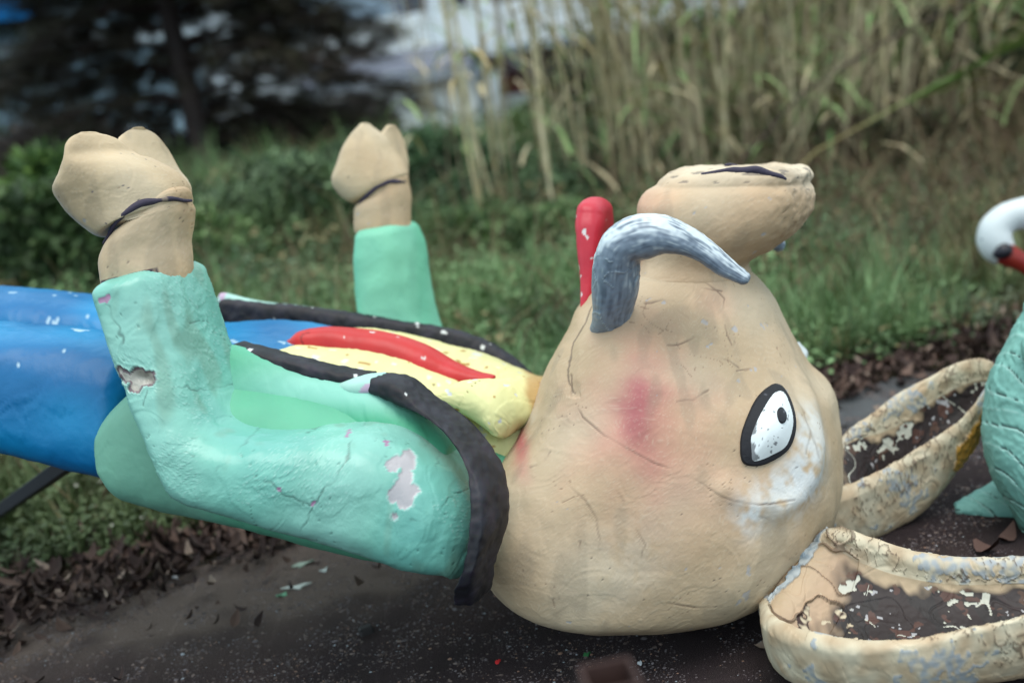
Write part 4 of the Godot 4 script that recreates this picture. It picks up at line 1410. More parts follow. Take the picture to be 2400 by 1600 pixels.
func build_swan() -> void:
	var at: Vector3 = on_ground(2.55, -3.55)
	var b := thing("swan_statue", "white swan figure with a curved neck and red bill beyond the scaly figure", "statue", at)
	var path := [Vector3(2.358, 0.024, -3.711), Vector3(2.221, 0.336, -3.789), Vector3(2.031, 0.483, -3.826), Vector3(1.912, 0.499, -3.83), Vector3(1.808, 0.497, -3.829), Vector3(1.747, 0.489, -3.827), Vector3(1.702, 0.454, -3.819), Vector3(1.696, 0.414, -3.809), Vector3(1.712, 0.376, -3.799), Vector3(1.726, 0.345, -3.791)]
	var radii := [0.075, 0.064, 0.058, 0.056, 0.054, 0.052, 0.055, 0.057, 0.050, 0.030]
	part("neck", swept(path, radii, at, swan_skin), mats.gloss, b)
	var bill := [Vector3(1.703, 0.381, -3.78), Vector3(1.724, 0.368, -3.766), Vector3(1.752, 0.348, -3.751), Vector3(1.787, 0.313, -3.732), Vector3(1.813, 0.283, -3.714)]
	part("bill", swept(bill, [0.040, 0.038, 0.034, 0.024, 0.008], at, bill_skin), mats.gloss, b)
	var mask := [Vector3(1.692, 0.406, -3.765), Vector3(1.695, 0.39, -3.751), Vector3(1.696, 0.364, -3.744)]
	part("bill_base", swept(mask, [0.012, 0.032, 0.02], at, black_skin), mats.gloss, b)
	var body := [Vector3(2.12, 0.056, -3.719), Vector3(2.231, -0.018, -3.7), Vector3(2.403, -0.085, -3.683), Vector3(2.628, -0.101, -3.679), Vector3(2.831, -0.055, -3.691)]
	part("body", swept(body, [0.05, 0.20, 0.26, 0.20, 0.05], at, swan_skin), mats.gloss, b)
	part("leg", swept([at + Vector3(0.9, 0.45, 0.05), at + Vector3(0.9, 0.2, 0.05), at + Vector3(0.9, 0.05, 0.05)], [0.03, 0.03, 0.03], at, black_skin), mats.gloss, b)

func bill_skin(p: Vector3, n: Vector3, v: float, a: float) -> Color:
	var c := mottle(pigment(132, 36, 26), p, 0.2)
	c.a = relief(p, 0.5)
	return c

func swept(path: Array, radii: Array, origin: Vector3, surf: Callable) -> ArrayMesh:
	var knots := []
	for k in path.size():
		var p: Vector3 = path[k] - origin
		knots.append([p.x, p.y, p.z, radii[k]])
	var rows := spline(knots, 4, 10)
	var cols := 40
	var points := PackedVector3Array()
	var angles := PackedFloat32Array()
	var side := Vector3.ZERO
	for k in rows.size():
		var a: PackedFloat32Array = rows[maxi(k - 1, 0)]
		var c: PackedFloat32Array = rows[mini(k + 1, rows.size() - 1)]
		var r: PackedFloat32Array = rows[k]
		var d := (Vector3(c[0], c[1], c[2]) - Vector3(a[0], a[1], a[2])).normalized()
		if side == Vector3.ZERO:
			side = d.cross(Vector3(0.2, 0.3, 1)).normalized()
		side = (side - d * d.dot(side)).normalized()
		var other := d.cross(side)
		var end := 1.0
		if k < 4: end = sqrt(1.0 - pow(1.0 - k / 4.0, 2.0)) + 0.001
		if rows.size() - 1 - k < 4: end = sqrt(1.0 - pow(1.0 - (rows.size() - 1 - k) / 4.0, 2.0)) + 0.001
		for q in cols:
			var t := TAU * q / cols
			if k == 0: angles.append(t)
			points.append(Vector3(r[0], r[1], r[2]) + (side * cos(t) + other * sin(t)) * r[3] * end)
	return skin(points, rows.size(), cols, surf, true, angles)


# ------------------------------------------------------------------ ground
func build_land() -> void:
	var ground := Shape.new()
	var xs := []
	var zs := []
	for k in 121:
		var t := (k - 60) / 60.0
		xs.append(signf(t) * (absf(t) * 7.0 + pow(absf(t), 4.0) * 190.0))
	for k in 141:
		var t := k / 140.0
		zs.append(6.0 - t * 18.0 - pow(t, 5.0) * 240.0)
	for z in zs:
		for x in xs:
			var p := on_ground(x, z)
			p.y += (n_low.get_noise_3d(x * 0.3, 0, z * 0.3) * 0.05) * ss(0.3, 1.5, behind(x, z))
			if behind(x, z) < 0.25: p.y = -0.004
			var t := n_low.get_noise_3d(x * 0.5, 3, z * 0.5)
			var c := pigment(52, 42, 38).lerp(pigment(54, 52, 36), clampf(0.5 + t, 0, 1))
			ground.vert(p, Vector3.UP, c)
	var w := xs.size()
	for r in zs.size() - 1:
		for c in w - 1:
			var a := r * w + c
			ground.tri(a, a + w, a + 1); ground.tri(a + 1, a + w, a + w + 1)
	var soil := painted(0.95, 0.0, 1.0, 0.2)
	soil.heightmap_enabled = true
	soil.heightmap_texture = tex.grain
	soil.heightmap_scale = 2.0
	soil.uv1_scale = Vector3.ONE * 2.0
	setting("ground", ground.mesh(), soil)

	# the asphalt yard with a crumbling edge
	var yard := Shape.new()
	var nx := 300
	var dust_spot := Vector3(-0.609, 0, -2.873)
	var nz := 240
	for r in nz + 1:
		for c in nx + 1:
			var x := lerpf(-4.0, 4.0, float(c) / nx)
			var ez := -3.31 - 0.33 * x + 1.053 * (0.04 + n_low.get_noise_3d(x, 9, 0) * 0.05 + n_mid.get_noise_3d(x, 2, 0) * 0.02)
			var t := float(r) / nz
			var z := lerpf(ez, 4.0, pow(t, 1.6))
			var y := 0.004 + n_mid.get_noise_3d(x * 0.5, 0, z * 0.5) * 0.002
			var col := pigment(98, 86, 87)
			col = col.lerp(pigment(134, 114, 110), clampf(n_low.get_noise_3d(x * 0.8, 5, z * 0.8) * 0.7, 0, 0.6))
			# trodden pale dust under the raised back, grey by the far ear
			var dust := exp(-Vector2((x - dust_spot.x) / 0.50, (z - dust_spot.z) / 0.26).length_squared()) + 0.6 * exp(-Vector2((x - dust_spot.x + 0.6) / 0.5, (z - dust_spot.z - 0.1) / 0.28).length_squared())
			col = col.lerp(pigment(206, 182, 166), clampf(dust * 1.5 * (0.9 + n_mid.get_noise_3d(x * 0.4, 1, z * 0.4) * 0.6), 0, 0.75))
			var grey := exp(-Vector2((x - 1.15) / 0.5, (z + 3.5) / 0.30).length_squared())
			col = col.lerp(pigment(168, 174, 176), clampf(grey * (0.9 + n_mid.get_noise_3d(x * 0.5, 4, z * 0.5) * 0.5), 0, 0.85))
			yard.vert(Vector3(x, y, z), Vector3.UP, col)
	for r in nz:
		for c in nx:
			var a := r * (nx + 1) + c
			yard.tri(a, a + 1, a + nx + 1); yard.tri(a + 1, a + nx + 2, a + nx + 1)
	var tar := painted(0.95, 0.0, 1.0, 0.2)
	tar.heightmap_enabled = true
	tar.heightmap_texture = tex.grain_color
	tar.heightmap_scale = 1.2
	tar.uv1_scale = Vector3.ONE * 3.7
	tar.albedo_texture = tex.grain_color
	setting("asphalt_yard", yard.mesh(), tar)

	# loose aggregate on the asphalt: far too many to count
	var stone := Shape.new()
	var ring := []
	for k in 6:
		var a := TAU * k / 6
		ring.append(stone.vert(Vector3(cos(a) * (0.8 + 0.3 * sin(k * 2.3)), 0, sin(a) * (0.9 + 0.2 * cos(k * 3.1))), Vector3(cos(a), 0.5, sin(a)).normalized(), Color.WHITE))
	var top := []
	for k in 6:
		var a := TAU * k / 6
		top.append(stone.vert(Vector3(cos(a) * 0.55, 0.55 + 0.12 * sin(k * 1.9), sin(a) * 0.6), Vector3(cos(a) * 0.5, 1, sin(a) * 0.5).normalized(), Color.WHITE))
	var mid := stone.vert(Vector3(0.05, 0.66, 0.02), Vector3.UP, Color.WHITE)
	for k in 6:
		stone.tri(ring[k], top[k], ring[(k + 1) % 6]); stone.tri(ring[(k + 1) % 6], top[k], top[(k + 1) % 6])
		stone.tri(top[k], mid, top[(k + 1) % 6])
	var pebble := stone.mesh()
	var where := []
	var tints := []
	for k in 150000:
		var z := -0.9 - 2.9 * pow(rng.randf(), 0.9)
		var x := rng.randf_range(-1.0, 1.0) * (0.35 + absf(z) * 0.62)
		if behind(x, z) > -0.02:
			continue
		var s := 0.0010 + 0.0019 * pow(rng.randf(), 3.5)
		if rng.randf() < 0.012: s *= 2.3
		where.append(Transform3D(Basis(Vector3.UP, rng.randf() * TAU).scaled(Vector3(s * rng.randf_range(0.8, 1.7), s * 0.8, s)), Vector3(x, 0.0035, z)))
		var q := rng.randf()
		var c := pigment(66, 56, 57).lerp(pigment(110, 101, 104), q)
		if q > 0.96: c = pigment(140, 144, 150)
		elif q < 0.12: c = pigment(132, 102, 86)
		tints.append(c)
	for k in 26000:                                 # coarser crumbs of earth and grit near the litter
		var x := rng.randf_range(-2.2, 2.4)
		var e := -0.05 - 1.1 * pow(rng.randf(), 1.5)
		var s := 0.0018 + 0.0040 * pow(rng.randf(), 3.0)
		where.append(Transform3D(Basis(Vector3.UP, rng.randf() * TAU).scaled(Vector3(s * rng.randf_range(0.8, 1.6), s * 0.7, s)), Vector3(x, 0.003, -3.31 - 0.33 * x - e * 1.053)))
		tints.append(pigment(60, 48, 46).lerp(pigment(112, 96, 90), pow(rng.randf(), 1.5)))
	scatter("gravel", pebble, mats.vertex, where, tints, self)


func curled_leaf(length: float, width: float, curl: float) -> ArrayMesh:
	var s := Shape.new()
	for k in 6:
		var t := k / 5.0
		var w := width * sin(PI * clampf(t * 0.92 + 0.06, 0, 1)) * 0.5
		var lift := curl * pow(t - 0.4, 2.0) * 3.0 * length
		var bend := curl * 0.5 * w
		s.vert(Vector3(-w, lift + bend, t * length), Vector3(0.4, 1, 0).normalized(), Color.WHITE)
		s.vert(Vector3(0, lift, t * length), Vector3.UP, Color(0.8, 0.8, 0.8))
		s.vert(Vector3(w, lift + bend, t * length), Vector3(-0.4, 1, 0).normalized(), Color.WHITE)
	for k in 5:
		for q in 2:
			var a := k * 3 + q
			s.tri(a, a + 1, a + 3); s.tri(a + 1, a + 4, a + 3)
	return s.mesh()

func grass_tuft(blades: int, h: float, seed_: int) -> ArrayMesh:
	var s := Shape.new()
	var r := RandomNumberGenerator.new()
	r.seed = seed_
	for k in blades:
		var a := r.randf() * TAU
		var lean := r.randf_range(0.15, 0.8)
		var dir := Vector3(cos(a) * lean, 1, sin(a) * lean)
		var tone := r.randf_range(0.7, 1.15)
		s.blade(Vector3(r.randf_range(-1, 1), 0, r.randf_range(-1, 1)) * 0.03, dir, Vector3(-sin(a), 0, cos(a)), h * r.randf_range(0.5, 1.1), 0.006, r.randf_range(0.3, 1.3), Color(tone, tone, tone), Color(tone * 1.15, tone * 1.1, tone), 4)
	return s.mesh()

func weed(leaves: int, spread: float, leaf: float, seed_: int) -> ArrayMesh:
	var s := Shape.new()
	var r := RandomNumberGenerator.new()
	r.seed = seed_
	for k in leaves:
		var a := r.randf() * TAU
		var p := Vector3(cos(a), 0, sin(a)) * spread * sqrt(r.randf()) + Vector3.UP * r.randf_range(0.2, 1.0) * spread * 0.9
		var dir := Vector3(cos(a + r.randf_range(-1, 1)), r.randf_range(-0.3, 0.7), sin(a + r.randf_range(-1, 1)))
		var tone := r.randf_range(0.65, 1.25)
		s.blade(p, dir, Vector3(r.randf_range(-1, 1), 0.2, r.randf_range(-1, 1)), leaf * r.randf_range(0.7, 1.3), leaf * 0.62, r.randf_range(0.1, 0.9), Color(tone, tone, tone), Color(tone * 1.1, tone * 1.05, tone), 3)
	return s.mesh()

func build_ground_cover() -> void:
	# dead leaves along the edge of the asphalt
	for kind in 3:
		var leaf := curled_leaf([0.05, 0.035, 0.07][kind], [0.028, 0.02, 0.018][kind], [0.5, 0.9, 0.3][kind])
		var where := []
		var tints := []
		for k in 5200:
			var x := rng.randf_range(-4.2, 4.6)
			var u := rng.randf()
			var wide := 0.42 + 0.35 * ss(-1.0, -2.2, x) + 0.25 * ss(0.8, 1.8, x)
			var e: float = -0.10 - 0.20 * ss(-0.6, -1.6, x) + wide * pow(u, 0.8) + n_mid.get_noise_3d(x * 0.3, 5, 0) * 0.10
			if rng.randf() < 0.05: e -= rng.randf() * 0.6
			if rng.randf() < 0.12: e += rng.randf() * 0.7
			var z := -3.31 - 0.33 * x - e * 1.053
			var b := Basis(Vector3.UP, rng.randf() * TAU) * Basis(Vector3(1, 0, 0), rng.randf_range(-0.7, 0.7)) * Basis(Vector3(0, 0, 1), rng.randf_range(-0.8, 0.8))
			where.append(Transform3D(b.scaled(Vector3.ONE * rng.randf_range(0.35, 1.2)), on_ground(x, z) + Vector3.UP * rng.randf_range(0.004, 0.035)))
			var c := pigment(56, 42, 40).lerp(pigment(112, 90, 80), pow(rng.randf(), 2.2))
			if rng.randf() < 0.08: c = pigment(160, 140, 126)
			tints.append(c)
		scatter("dead_leaves", leaf, mats.dead, where, tints, self)
	# grass and weeds of the bank
	var meshes := [grass_tuft(9, 0.16, 11), grass_tuft(8, 0.36, 12), weed(24, 0.09, 0.018, 13), weed(22, 0.13, 0.027, 14), grass_tuft(8, 0.09, 15), weed(44, 0.20, 0.032, 16)]
	var count := [30000, 11000, 26000, 12000, 18000, 5200]
	for kind in 6:
		var where := []
		var tints := []
		for k in count[kind]:
			var e := 0.22 + 8.5 * pow(rng.randf(), 1.7)
			var x := rng.randf_range(-1.0, 1.0) * (2.4 + e * 0.75) + 0.05 * e
			var z := -3.31 - 0.33 * x - e * 1.053
			var patch := n_low.get_noise_3d(x * 0.35, 1, z * 0.35)
			var lush := clampf(0.5 + patch * 1.1, 0, 1)
			# bare brown tangle on the right-hand slope and on the trodden strip by the reeds
			var dry := ss(1.2, 2.6, x) * 0.65 + exp(-pow((e - 2.7) / 0.4, 2.0)) * 0.5 * ss(-1.5, -0.3, x)
			if rng.randf() < dry * 0.55:
				continue
			if rng.randf() > 0.35 + lush * 0.8:
				continue
			if kind == 5 and (e < 1.2 or n_mid.get_noise_3d(x * 0.09, 8, z * 0.09) < -0.05):
				continue
			if kind == 1 and n_mid.get_noise_3d(x * 0.07, 3, z * 0.07) < 0.0:
				continue
			if e < 0.6 and rng.randf() > (e - 0.15) * 1.6:
				continue
			var s := rng.randf_range(0.6, 1.25) * (1.0 + 0.35 * ss(2.0, 6.0, e))
			var b := Basis(Vector3.UP, rng.randf() * TAU).scaled(Vector3(s, s * rng.randf_range(0.7, 1.2), s))
			where.append(Transform3D(b, on_ground(x, z) + Vector3.UP * n_low.get_noise_3d(x * 0.3, 0, z * 0.3) * 0.04))
			var c := pigment(70, 102, 64).lerp(pigment(136, 166, 116), rng.randf())
			var dim := n_mid.get_noise_3d(x * 0.12, 12, z * 0.12)
			c = c.lerp(pigment(66, 68, 50), clampf(dim * 1.4 - 0.1, 0, 0.7))
			c = c.lerp(pigment(84, 106, 92), clampf(-patch, 0, 0.5))
			if kind != 2 and rng.randf() < 0.06 + dry * 0.45: c = pigment(134, 122, 88)
			if e < 1.5 and x < -0.6: c = c.lerp(pigment(62, 64, 34), 0.65)
			c = c.lerp(pigment(104, 92, 70), dry * 0.75)
			tints.append(c)
		scatter("grass" if kind in [0, 1, 4] else "weeds", meshes[kind], mats.leaf, where, tints, self)
	# dry stems and brown bracken through the grass on the slope
	var stems := Shape.new()
	for k in 4600:
		var e := 0.5 + 6.0 * rng.randf()
		var x := rng.randf_range(0.6, 5.5) if rng.randf() < 0.75 else rng.randf_range(-4, 0.6)
		var z := -3.31 - 0.33 * x - e * 1.053
		var a := rng.randf() * TAU
		var h := rng.randf_range(0.12, 0.36) + 0.35 * pow(rng.randf(), 3.0)
		var p := on_ground(x, z)
		var lean := Vector3(cos(a), 0, sin(a)) * h * rng.randf_range(0.2, 1.1)
		var c := pigment(92, 66, 56).lerp(pigment(150, 132, 100), pow(rng.randf(), 2.0))
		stems.tube([p, p + Vector3.UP * h * 0.6 + lean * 0.4, p + Vector3.UP * h * 0.9 + lean], [0.003, 0.0022, 0.001], [c, c, c], 4)
	part("dry_stems", stems.mesh(), mats.cane, self).set_meta("kind", "stuff")
	# small pale petals in the grass
	var petals := []
	var ptint := []
	for k in 260:
		var e := 0.3 + 1.6 * rng.randf()
		var x := rng.randf_range(-3.4, -0.8) if rng.randf() < 0.7 else rng.randf_range(-0.6, 3.0)
		var z := -3.31 - 0.33 * x - e * 1.053
		petals.append(Transform3D(Basis(Vector3.UP, rng.randf() * TAU) * Basis(Vector3.RIGHT, rng.randf_range(-0.6, 0.6)), on_ground(x, z) + Vector3.UP * rng.randf_range(0.03, 0.08)))
		ptint.append(pigment(206, 206, 196))
	scatter("fallen_petals", curled_leaf(0.02, 0.016, 0.4), mats.dead, petals, ptint, self)


# ------------------------------------------------------------------ yard bits
func build_yard_bits() -> void:
	var flakes := [[Vector3(-0.643, 0, -2.856), 0.075, 0.020, 0.5, "long mint paint flake on the dusty asphalt under the raised arm"], [Vector3(-0.581, 0, -2.796), 0.030, 0.018, 0.9, "short white paint flake next to the long mint flake"], [Vector3(-0.643, 0, -2.718), 0.085, 0.026, 0.1, "white and mint paint flake nearest the camera under the arm"], [Vector3(-0.674, 0, -2.68), 0.035, 0.014, 0.3, "small green paint flake just in front of the white and mint flake"], [Vector3(-1.006, 0, -2.884), 0.020, 0.014, 0.2, "small white paint chip alone on the brown dust"], [Vector3(-0.032, 0, -2.35), 0.022, 0.009, 1.3, "pale paint chip below the black collar"], [Vector3(-0.126, 0, -2.199), 0.016, 0.008, 0.8, "tiny red paint chip on the dark asphalt"], [Vector3(0.066, 0, -2.178), 0.018, 0.007, 0.2, "tiny dark green paint chip on the asphalt under the head"], [Vector3(0.17, 0, -2.114), 0.012, 0.009, 0.5, "tiny white stone chip on the asphalt under the head"]]
	var tone := [pigment(176, 190, 172), pigment(206, 212, 206), pigment(206, 208, 198), pigment(120, 176, 140), pigment(214, 216, 220), pigment(176, 170, 170), pigment(206, 40, 44), pigment(44, 110, 60), pigment(206, 210, 216)]
	for k in flakes.size():
		var q: Array = flakes[k]
		var s := Shape.new()
		var m := 9
		var ids := []
		for layer in 2:
			for j in m:
				var a := TAU * j / m
				var r := 0.75 + 0.35 * sin(j * 2.7 + k * 1.3)
				var p := Vector3(cos(a) * q[1] * 0.5 * r, 0.002 + layer * 0.004 + 0.004 * sin(a * 2.0 + k), sin(a) * q[2] * 0.5 * r)
				ids.append(s.vert(p, Vector3(cos(a) * 0.3, 1, sin(a) * 0.3).normalized(), tone[k]))
		var top := s.vert(Vector3(0, 0.007, 0), Vector3.UP, tone[k])
		for j in m:
			s.tri(j, m + j, (j + 1) % m); s.tri((j + 1) % m, m + j, m + (j + 1) % m)
			s.tri(m + j, top, m + (j + 1) % m)
		var o := part("stone_chip" if k == 8 else "paint_flake", s.mesh(), mats.vertex, self, q[0] + Vector3.UP * 0.004)
		o.rotation.y = q[3]
		tag(o, q[4], "stone" if k == 8 else "paint flake", "" if k == 8 else "paint flakes on the yard")
	# a lump of coal-black stone
	var lump := Shape.new()
	lump.box(Vector3(0, 0.012, 0), Vector3(0.034, 0.022, 0.024), pigment(40, 36, 38), Basis(Vector3.UP, 0.5), 0.4)
	tag(part("black_stone", lump.mesh(), mats.vertex, self, Vector3(-0.433, 0, -2.417)), "small black stone lying on the asphalt below the sleeve", "stone")
	# larger curled leaves that can be told apart
	var spots := [[Vector3(1.006, 0, -2.416), 1.6, 0.4, "large brown curled leaf under the far ear's tip"], [Vector3(1.067, 0, -2.413), 1.3, 2.2, "brown leaf beside the large curled leaf by the scaly figure"], [Vector3(0.268, 0, -2.231), 0.9, 1.2, "brown leaf tucked under the boar's head"], [Vector3(0.411, 0, -2.107), 0.8, 1.9, "thin pale leaf at the foot of the near ear"], [Vector3(1.398, 0, -4.347), 0.9, 0.9, "pale dead leaf on the litter behind the far ear"], [Vector3(1.537, 0, -4.391), 1.1, 2.6, "pale crumpled leaf at the grass edge behind the far ear"]]
	for k in spots.size():
		var q: Array = spots[k]
		var o := part("dead_leaf", curled_leaf(0.045 * q[1], 0.03 * q[1], 0.6), flat(pigment(88, 68, 62) if k < 3 else pigment(150, 134, 122), 0.8, 0.3), self, q[0] + Vector3.UP * 0.006)
		(o.material_override as StandardMaterial3D).cull_mode = BaseMaterial3D.CULL_DISABLED
		o.rotation.y = q[2]
		tag(o, q[3], "leaf", "single dead leaves on the yard")
	# the stand's strut under the legs
	var a: Vector3 = Vector3(-1.107, 0.453, -2.633)
	var foot: Vector3 = Vector3(-1.837, 0, -3.52)
	var bar := Shape.new()
	var d := foot - a
	var turn := Basis.looking_at(d.normalized(), Vector3.UP)
	bar.box(d * 0.5, Vector3(0.035, 0.035, d.length()), pigment(34, 36, 46), turn)
	var strut := thing("support_bar", "dark square steel bar propping the blue legs off the ground", "support bar", a)
	part("bar", bar.mesh(), mats.plain, strut)
	var plate := Shape.new()
	plate.box(d + Vector3.UP * 0.006, Vector3(0.12, 0.012, 0.12), pigment(40, 38, 42))
	part("foot_plate", plate.mesh(), mats.plain, strut)
	# a hollow square post close to the lens
	var tip: Vector3 = Vector3(0.051, 0.642, -1.03)
	var post := thing("square_post", "rusty hollow square steel post standing close in front of the head", "post", Vector3(tip.x, 0.004, tip.z))
	var wall := Shape.new()
	var h := tip.y - 0.004
	for s in 4:
		var b := Basis(Vector3.UP, PI * 0.5 * s + 0.12)
		wall.box(b * Vector3(0, h * 0.5, 0.0260), Vector3(0.052, h, 0.003), pigment(62, 40, 38), b)
	part("tube", wall.mesh(), mats.vertex, post)
	var low := Shape.new()
	low.box(Vector3(0, 0.005, 0), Vector3(0.11, 0.01, 0.11), pigment(72, 50, 46))
	part("base_plate", low.mesh(), mats.vertex, post)


# ------------------------------------------------------------------ buildings
func slab(called: String, at: Vector3, size: Vector3, c: Color, under: Node3D, turn := Basis.IDENTITY, mat: Material = null) -> MeshInstance3D:
	var s := Shape.new()
	s.box(Vector3.ZERO, size, c, turn, 0.06)
	return part(called, s.mesh(), mat if mat else mats.vertex, under, at)

func window(under: Node3D, at: Vector3, w: float, h: float) -> void:
	var f := Shape.new()
	for q in [[0, h * 0.5, w + 0.1, 0.08], [0, -h * 0.5, w + 0.1, 0.08], [-w * 0.5, 0, 0.08, h], [w * 0.5, 0, 0.08, h], [0, 0, 0.06, h]]:
		f.box(Vector3(q[0], q[1], 0), Vector3(q[2], q[3], 0.1), pigment(92, 72, 74))
	var o := part("window", f.mesh(), mats.vertex, under, at)
	slab("pane", Vector3(0, 0, -0.03), Vector3(w, h, 0.02), pigment(46, 54, 66), o, Basis.IDENTITY, mats.glass)

func build_house() -> void:
	mats.glass = flat(pigment(52, 62, 76), 0.1, 0.8)
	var b := thing("white_house", "white two-storey house with long balcony and grey porch roof behind the reeds", "house", Vector3(-0.987, -0.077, -24.41))
	b.rotation.y = deg_to_rad(8)
	# along x in metres from here; 1 m is about 108 px of the picture's width
	var white := pigment(238, 244, 248)
	var off_white := pigment(240, 240, 236)  # off-white of the porch front wall
	slab("wall", Vector3(1.6, 3.3, -3.0), Vector3(13, 8.5, 3.0), white, b)
	slab("balcony", Vector3(-0.35, 1.98, -0.9), Vector3(4.3, 0.95, 0.25), pigment(240, 244, 246), b)
	slab("balcony", Vector3(3.7, 1.98, -0.9), Vector3(3.6, 0.95, 0.25), pigment(240, 244, 246), b)
	slab("balcony_floor", Vector3(1.6, 1.47, -1.2), Vector3(8.6, 0.16, 0.9), pigment(150, 160, 170), b)
	slab("column", Vector3(0.55, 3.0, -0.7), Vector3(0.34, 5.0, 0.34), white, b)
	slab("column", Vector3(1.5, 3.4, -0.7), Vector3(0.22, 4.0, 0.22), white, b)
	slab("shutter", Vector3(-1.5, 3.15, -1.46), Vector3(2.6, 1.7, 0.06), pigment(142, 160, 176), b)
	for q in [[0.0, 3.1, 0.6, 1.5], [0.98, 3.1, 0.5, 1.5], [2.3, 3.2, 0.9, 1.4], [3.6, 3.2, 0.9, 1.4]]:
		window(b, Vector3(q[0], q[1], -1.46), q[2], q[3])
	slab("lower_balcony", Vector3(3.9, 0.1, -0.6), Vector3(3.4, 0.7, 0.2), pigment(214, 222, 226), b)
	for q in [[2.75, 1.05, 0.55, 0.8], [3.75, 1.05, 1.3, 0.8]]:
		window(b, Vector3(q[0], q[1], -1.46), q[2], q[3])
	slab("balcony_shadow_slab", Vector3(3.6, 1.66, -1.2), Vector3(3.0, 0.22, 0.5), pigment(70, 60, 66), b).name = "shadow_slab"  # dark slab standing in for the shadow under the balcony
	# the porch in front: wall, sloped roof, dark gable, posts, garage door, red fence
	slab("porch_wall", Vector3(-0.75, -0.2, 1.2), Vector3(3.1, 3.1, 0.3), off_white, b)
	slab("porch_wall", Vector3(0.95, -0.2, 0.4), Vector3(0.25, 3.0, 1.7), pigment(186, 196, 206), b)
	var roof := Shape.new()
	roof.box(Vector3.ZERO, Vector3(3.3, 0.16, 1.3), pigment(104, 110, 124), Basis(Vector3.RIGHT, 0.35))
	var r := part("porch_roof", roof.mesh(), mats.vertex, b, Vector3(-0.9, 1.42, 1.1))
	slab("fascia", Vector3(0, -0.28, 0.64), Vector3(3.3, 0.16, 0.08), pigment(160, 166, 176), r)
	var hip := Shape.new()
	hip.box(Vector3.ZERO, Vector3(1.5, 0.14, 1.4), pigment(70, 58, 60), Basis(Vector3.BACK, -0.5))
	part("hip_roof", hip.mesh(), mats.vertex, b, Vector3(1.45, 1.15, 0.9))
	slab("gable", Vector3(1.5, 0.76, 1.3), Vector3(1.1, 0.42, 0.1), pigment(92, 34, 34), b)
	slab("porch_post", Vector3(1.1, -0.4, 1.6), Vector3(0.26, 2.8, 0.26), pigment(204, 214, 222), b)
	slab("garage_door", Vector3(-1.3, -0.25, 1.38), Vector3(0.95, 1.6, 0.06), pigment(60, 56, 68), b)
	for k in 9:
		slab("fence_board", Vector3(-0.45 + k * 0.17, -0.72 - k * 0.055, 2.4), Vector3(0.12, 1.0, 0.04), pigment(98, 40, 42), b)
	slab("fence_rail", Vector3(0.23, -0.52, 2.44), Vector3(1.55, 0.08, 0.04), pigment(86, 34, 38), b, Basis(Vector3.BACK, -0.31))
	slab("foundation", Vector3(1.2, -2.6, -1.0), Vector3(12, 3.6, 4.2), pigment(120, 118, 116), b)

func build_left_building() -> void:
	var b := thing("pale_building", "pale blue-grey building with a blue awning glimpsed through the conifer", "building", Vector3(-7.857, 1.36, -21.678))
	b.rotation.y = deg_to_rad(14)
	slab("wall", Vector3(-1.7, 2.2, -2.0), Vector3(9.0, 6.0, 3.0), pigment(160, 184, 200), b)
	slab("awning", Vector3(-1.1, 2.25, 0.1), Vector3(2.6, 0.8, 1.4), pigment(10, 120, 190), b, Basis(Vector3.RIGHT, 0.3))
	slab("ledge", Vector3(-1.7, 1.2, -0.35), Vector3(9.1, 0.25, 0.4), pigment(206, 218, 226), b)
	for k in 4:
		window(b, Vector3(-3.6 + k * 1.7, 2.3, -0.46), 0.8, 1.1)
	slab("foundation", Vector3(-1.7, -2.2, -2.0), Vector3(9.0, 3.0, 3.2), pigment(122, 118, 116), b)


# ------------------------------------------------------------------ trees and shrubs
func needle_spray(seed_: int) -> ArrayMesh:
	var s := Shape.new()
	var r := RandomNumberGenerator.new()
	r.seed = seed_
	for k in 34:
		var t := r.randf()
		var a := r.randf() * TAU
		var tone := r.randf_range(0.7, 1.3)
		s.blade(Vector3(0, 0, t * 0.22), Vector3(cos(a) * 0.8, sin(a) * 0.5, 0.7), Vector3(-sin(a), cos(a), 0.2), r.randf_range(0.06, 0.12), 0.007, 0.2, Color(tone, tone, tone), Color(tone, tone, tone), 2)
	return s.mesh()

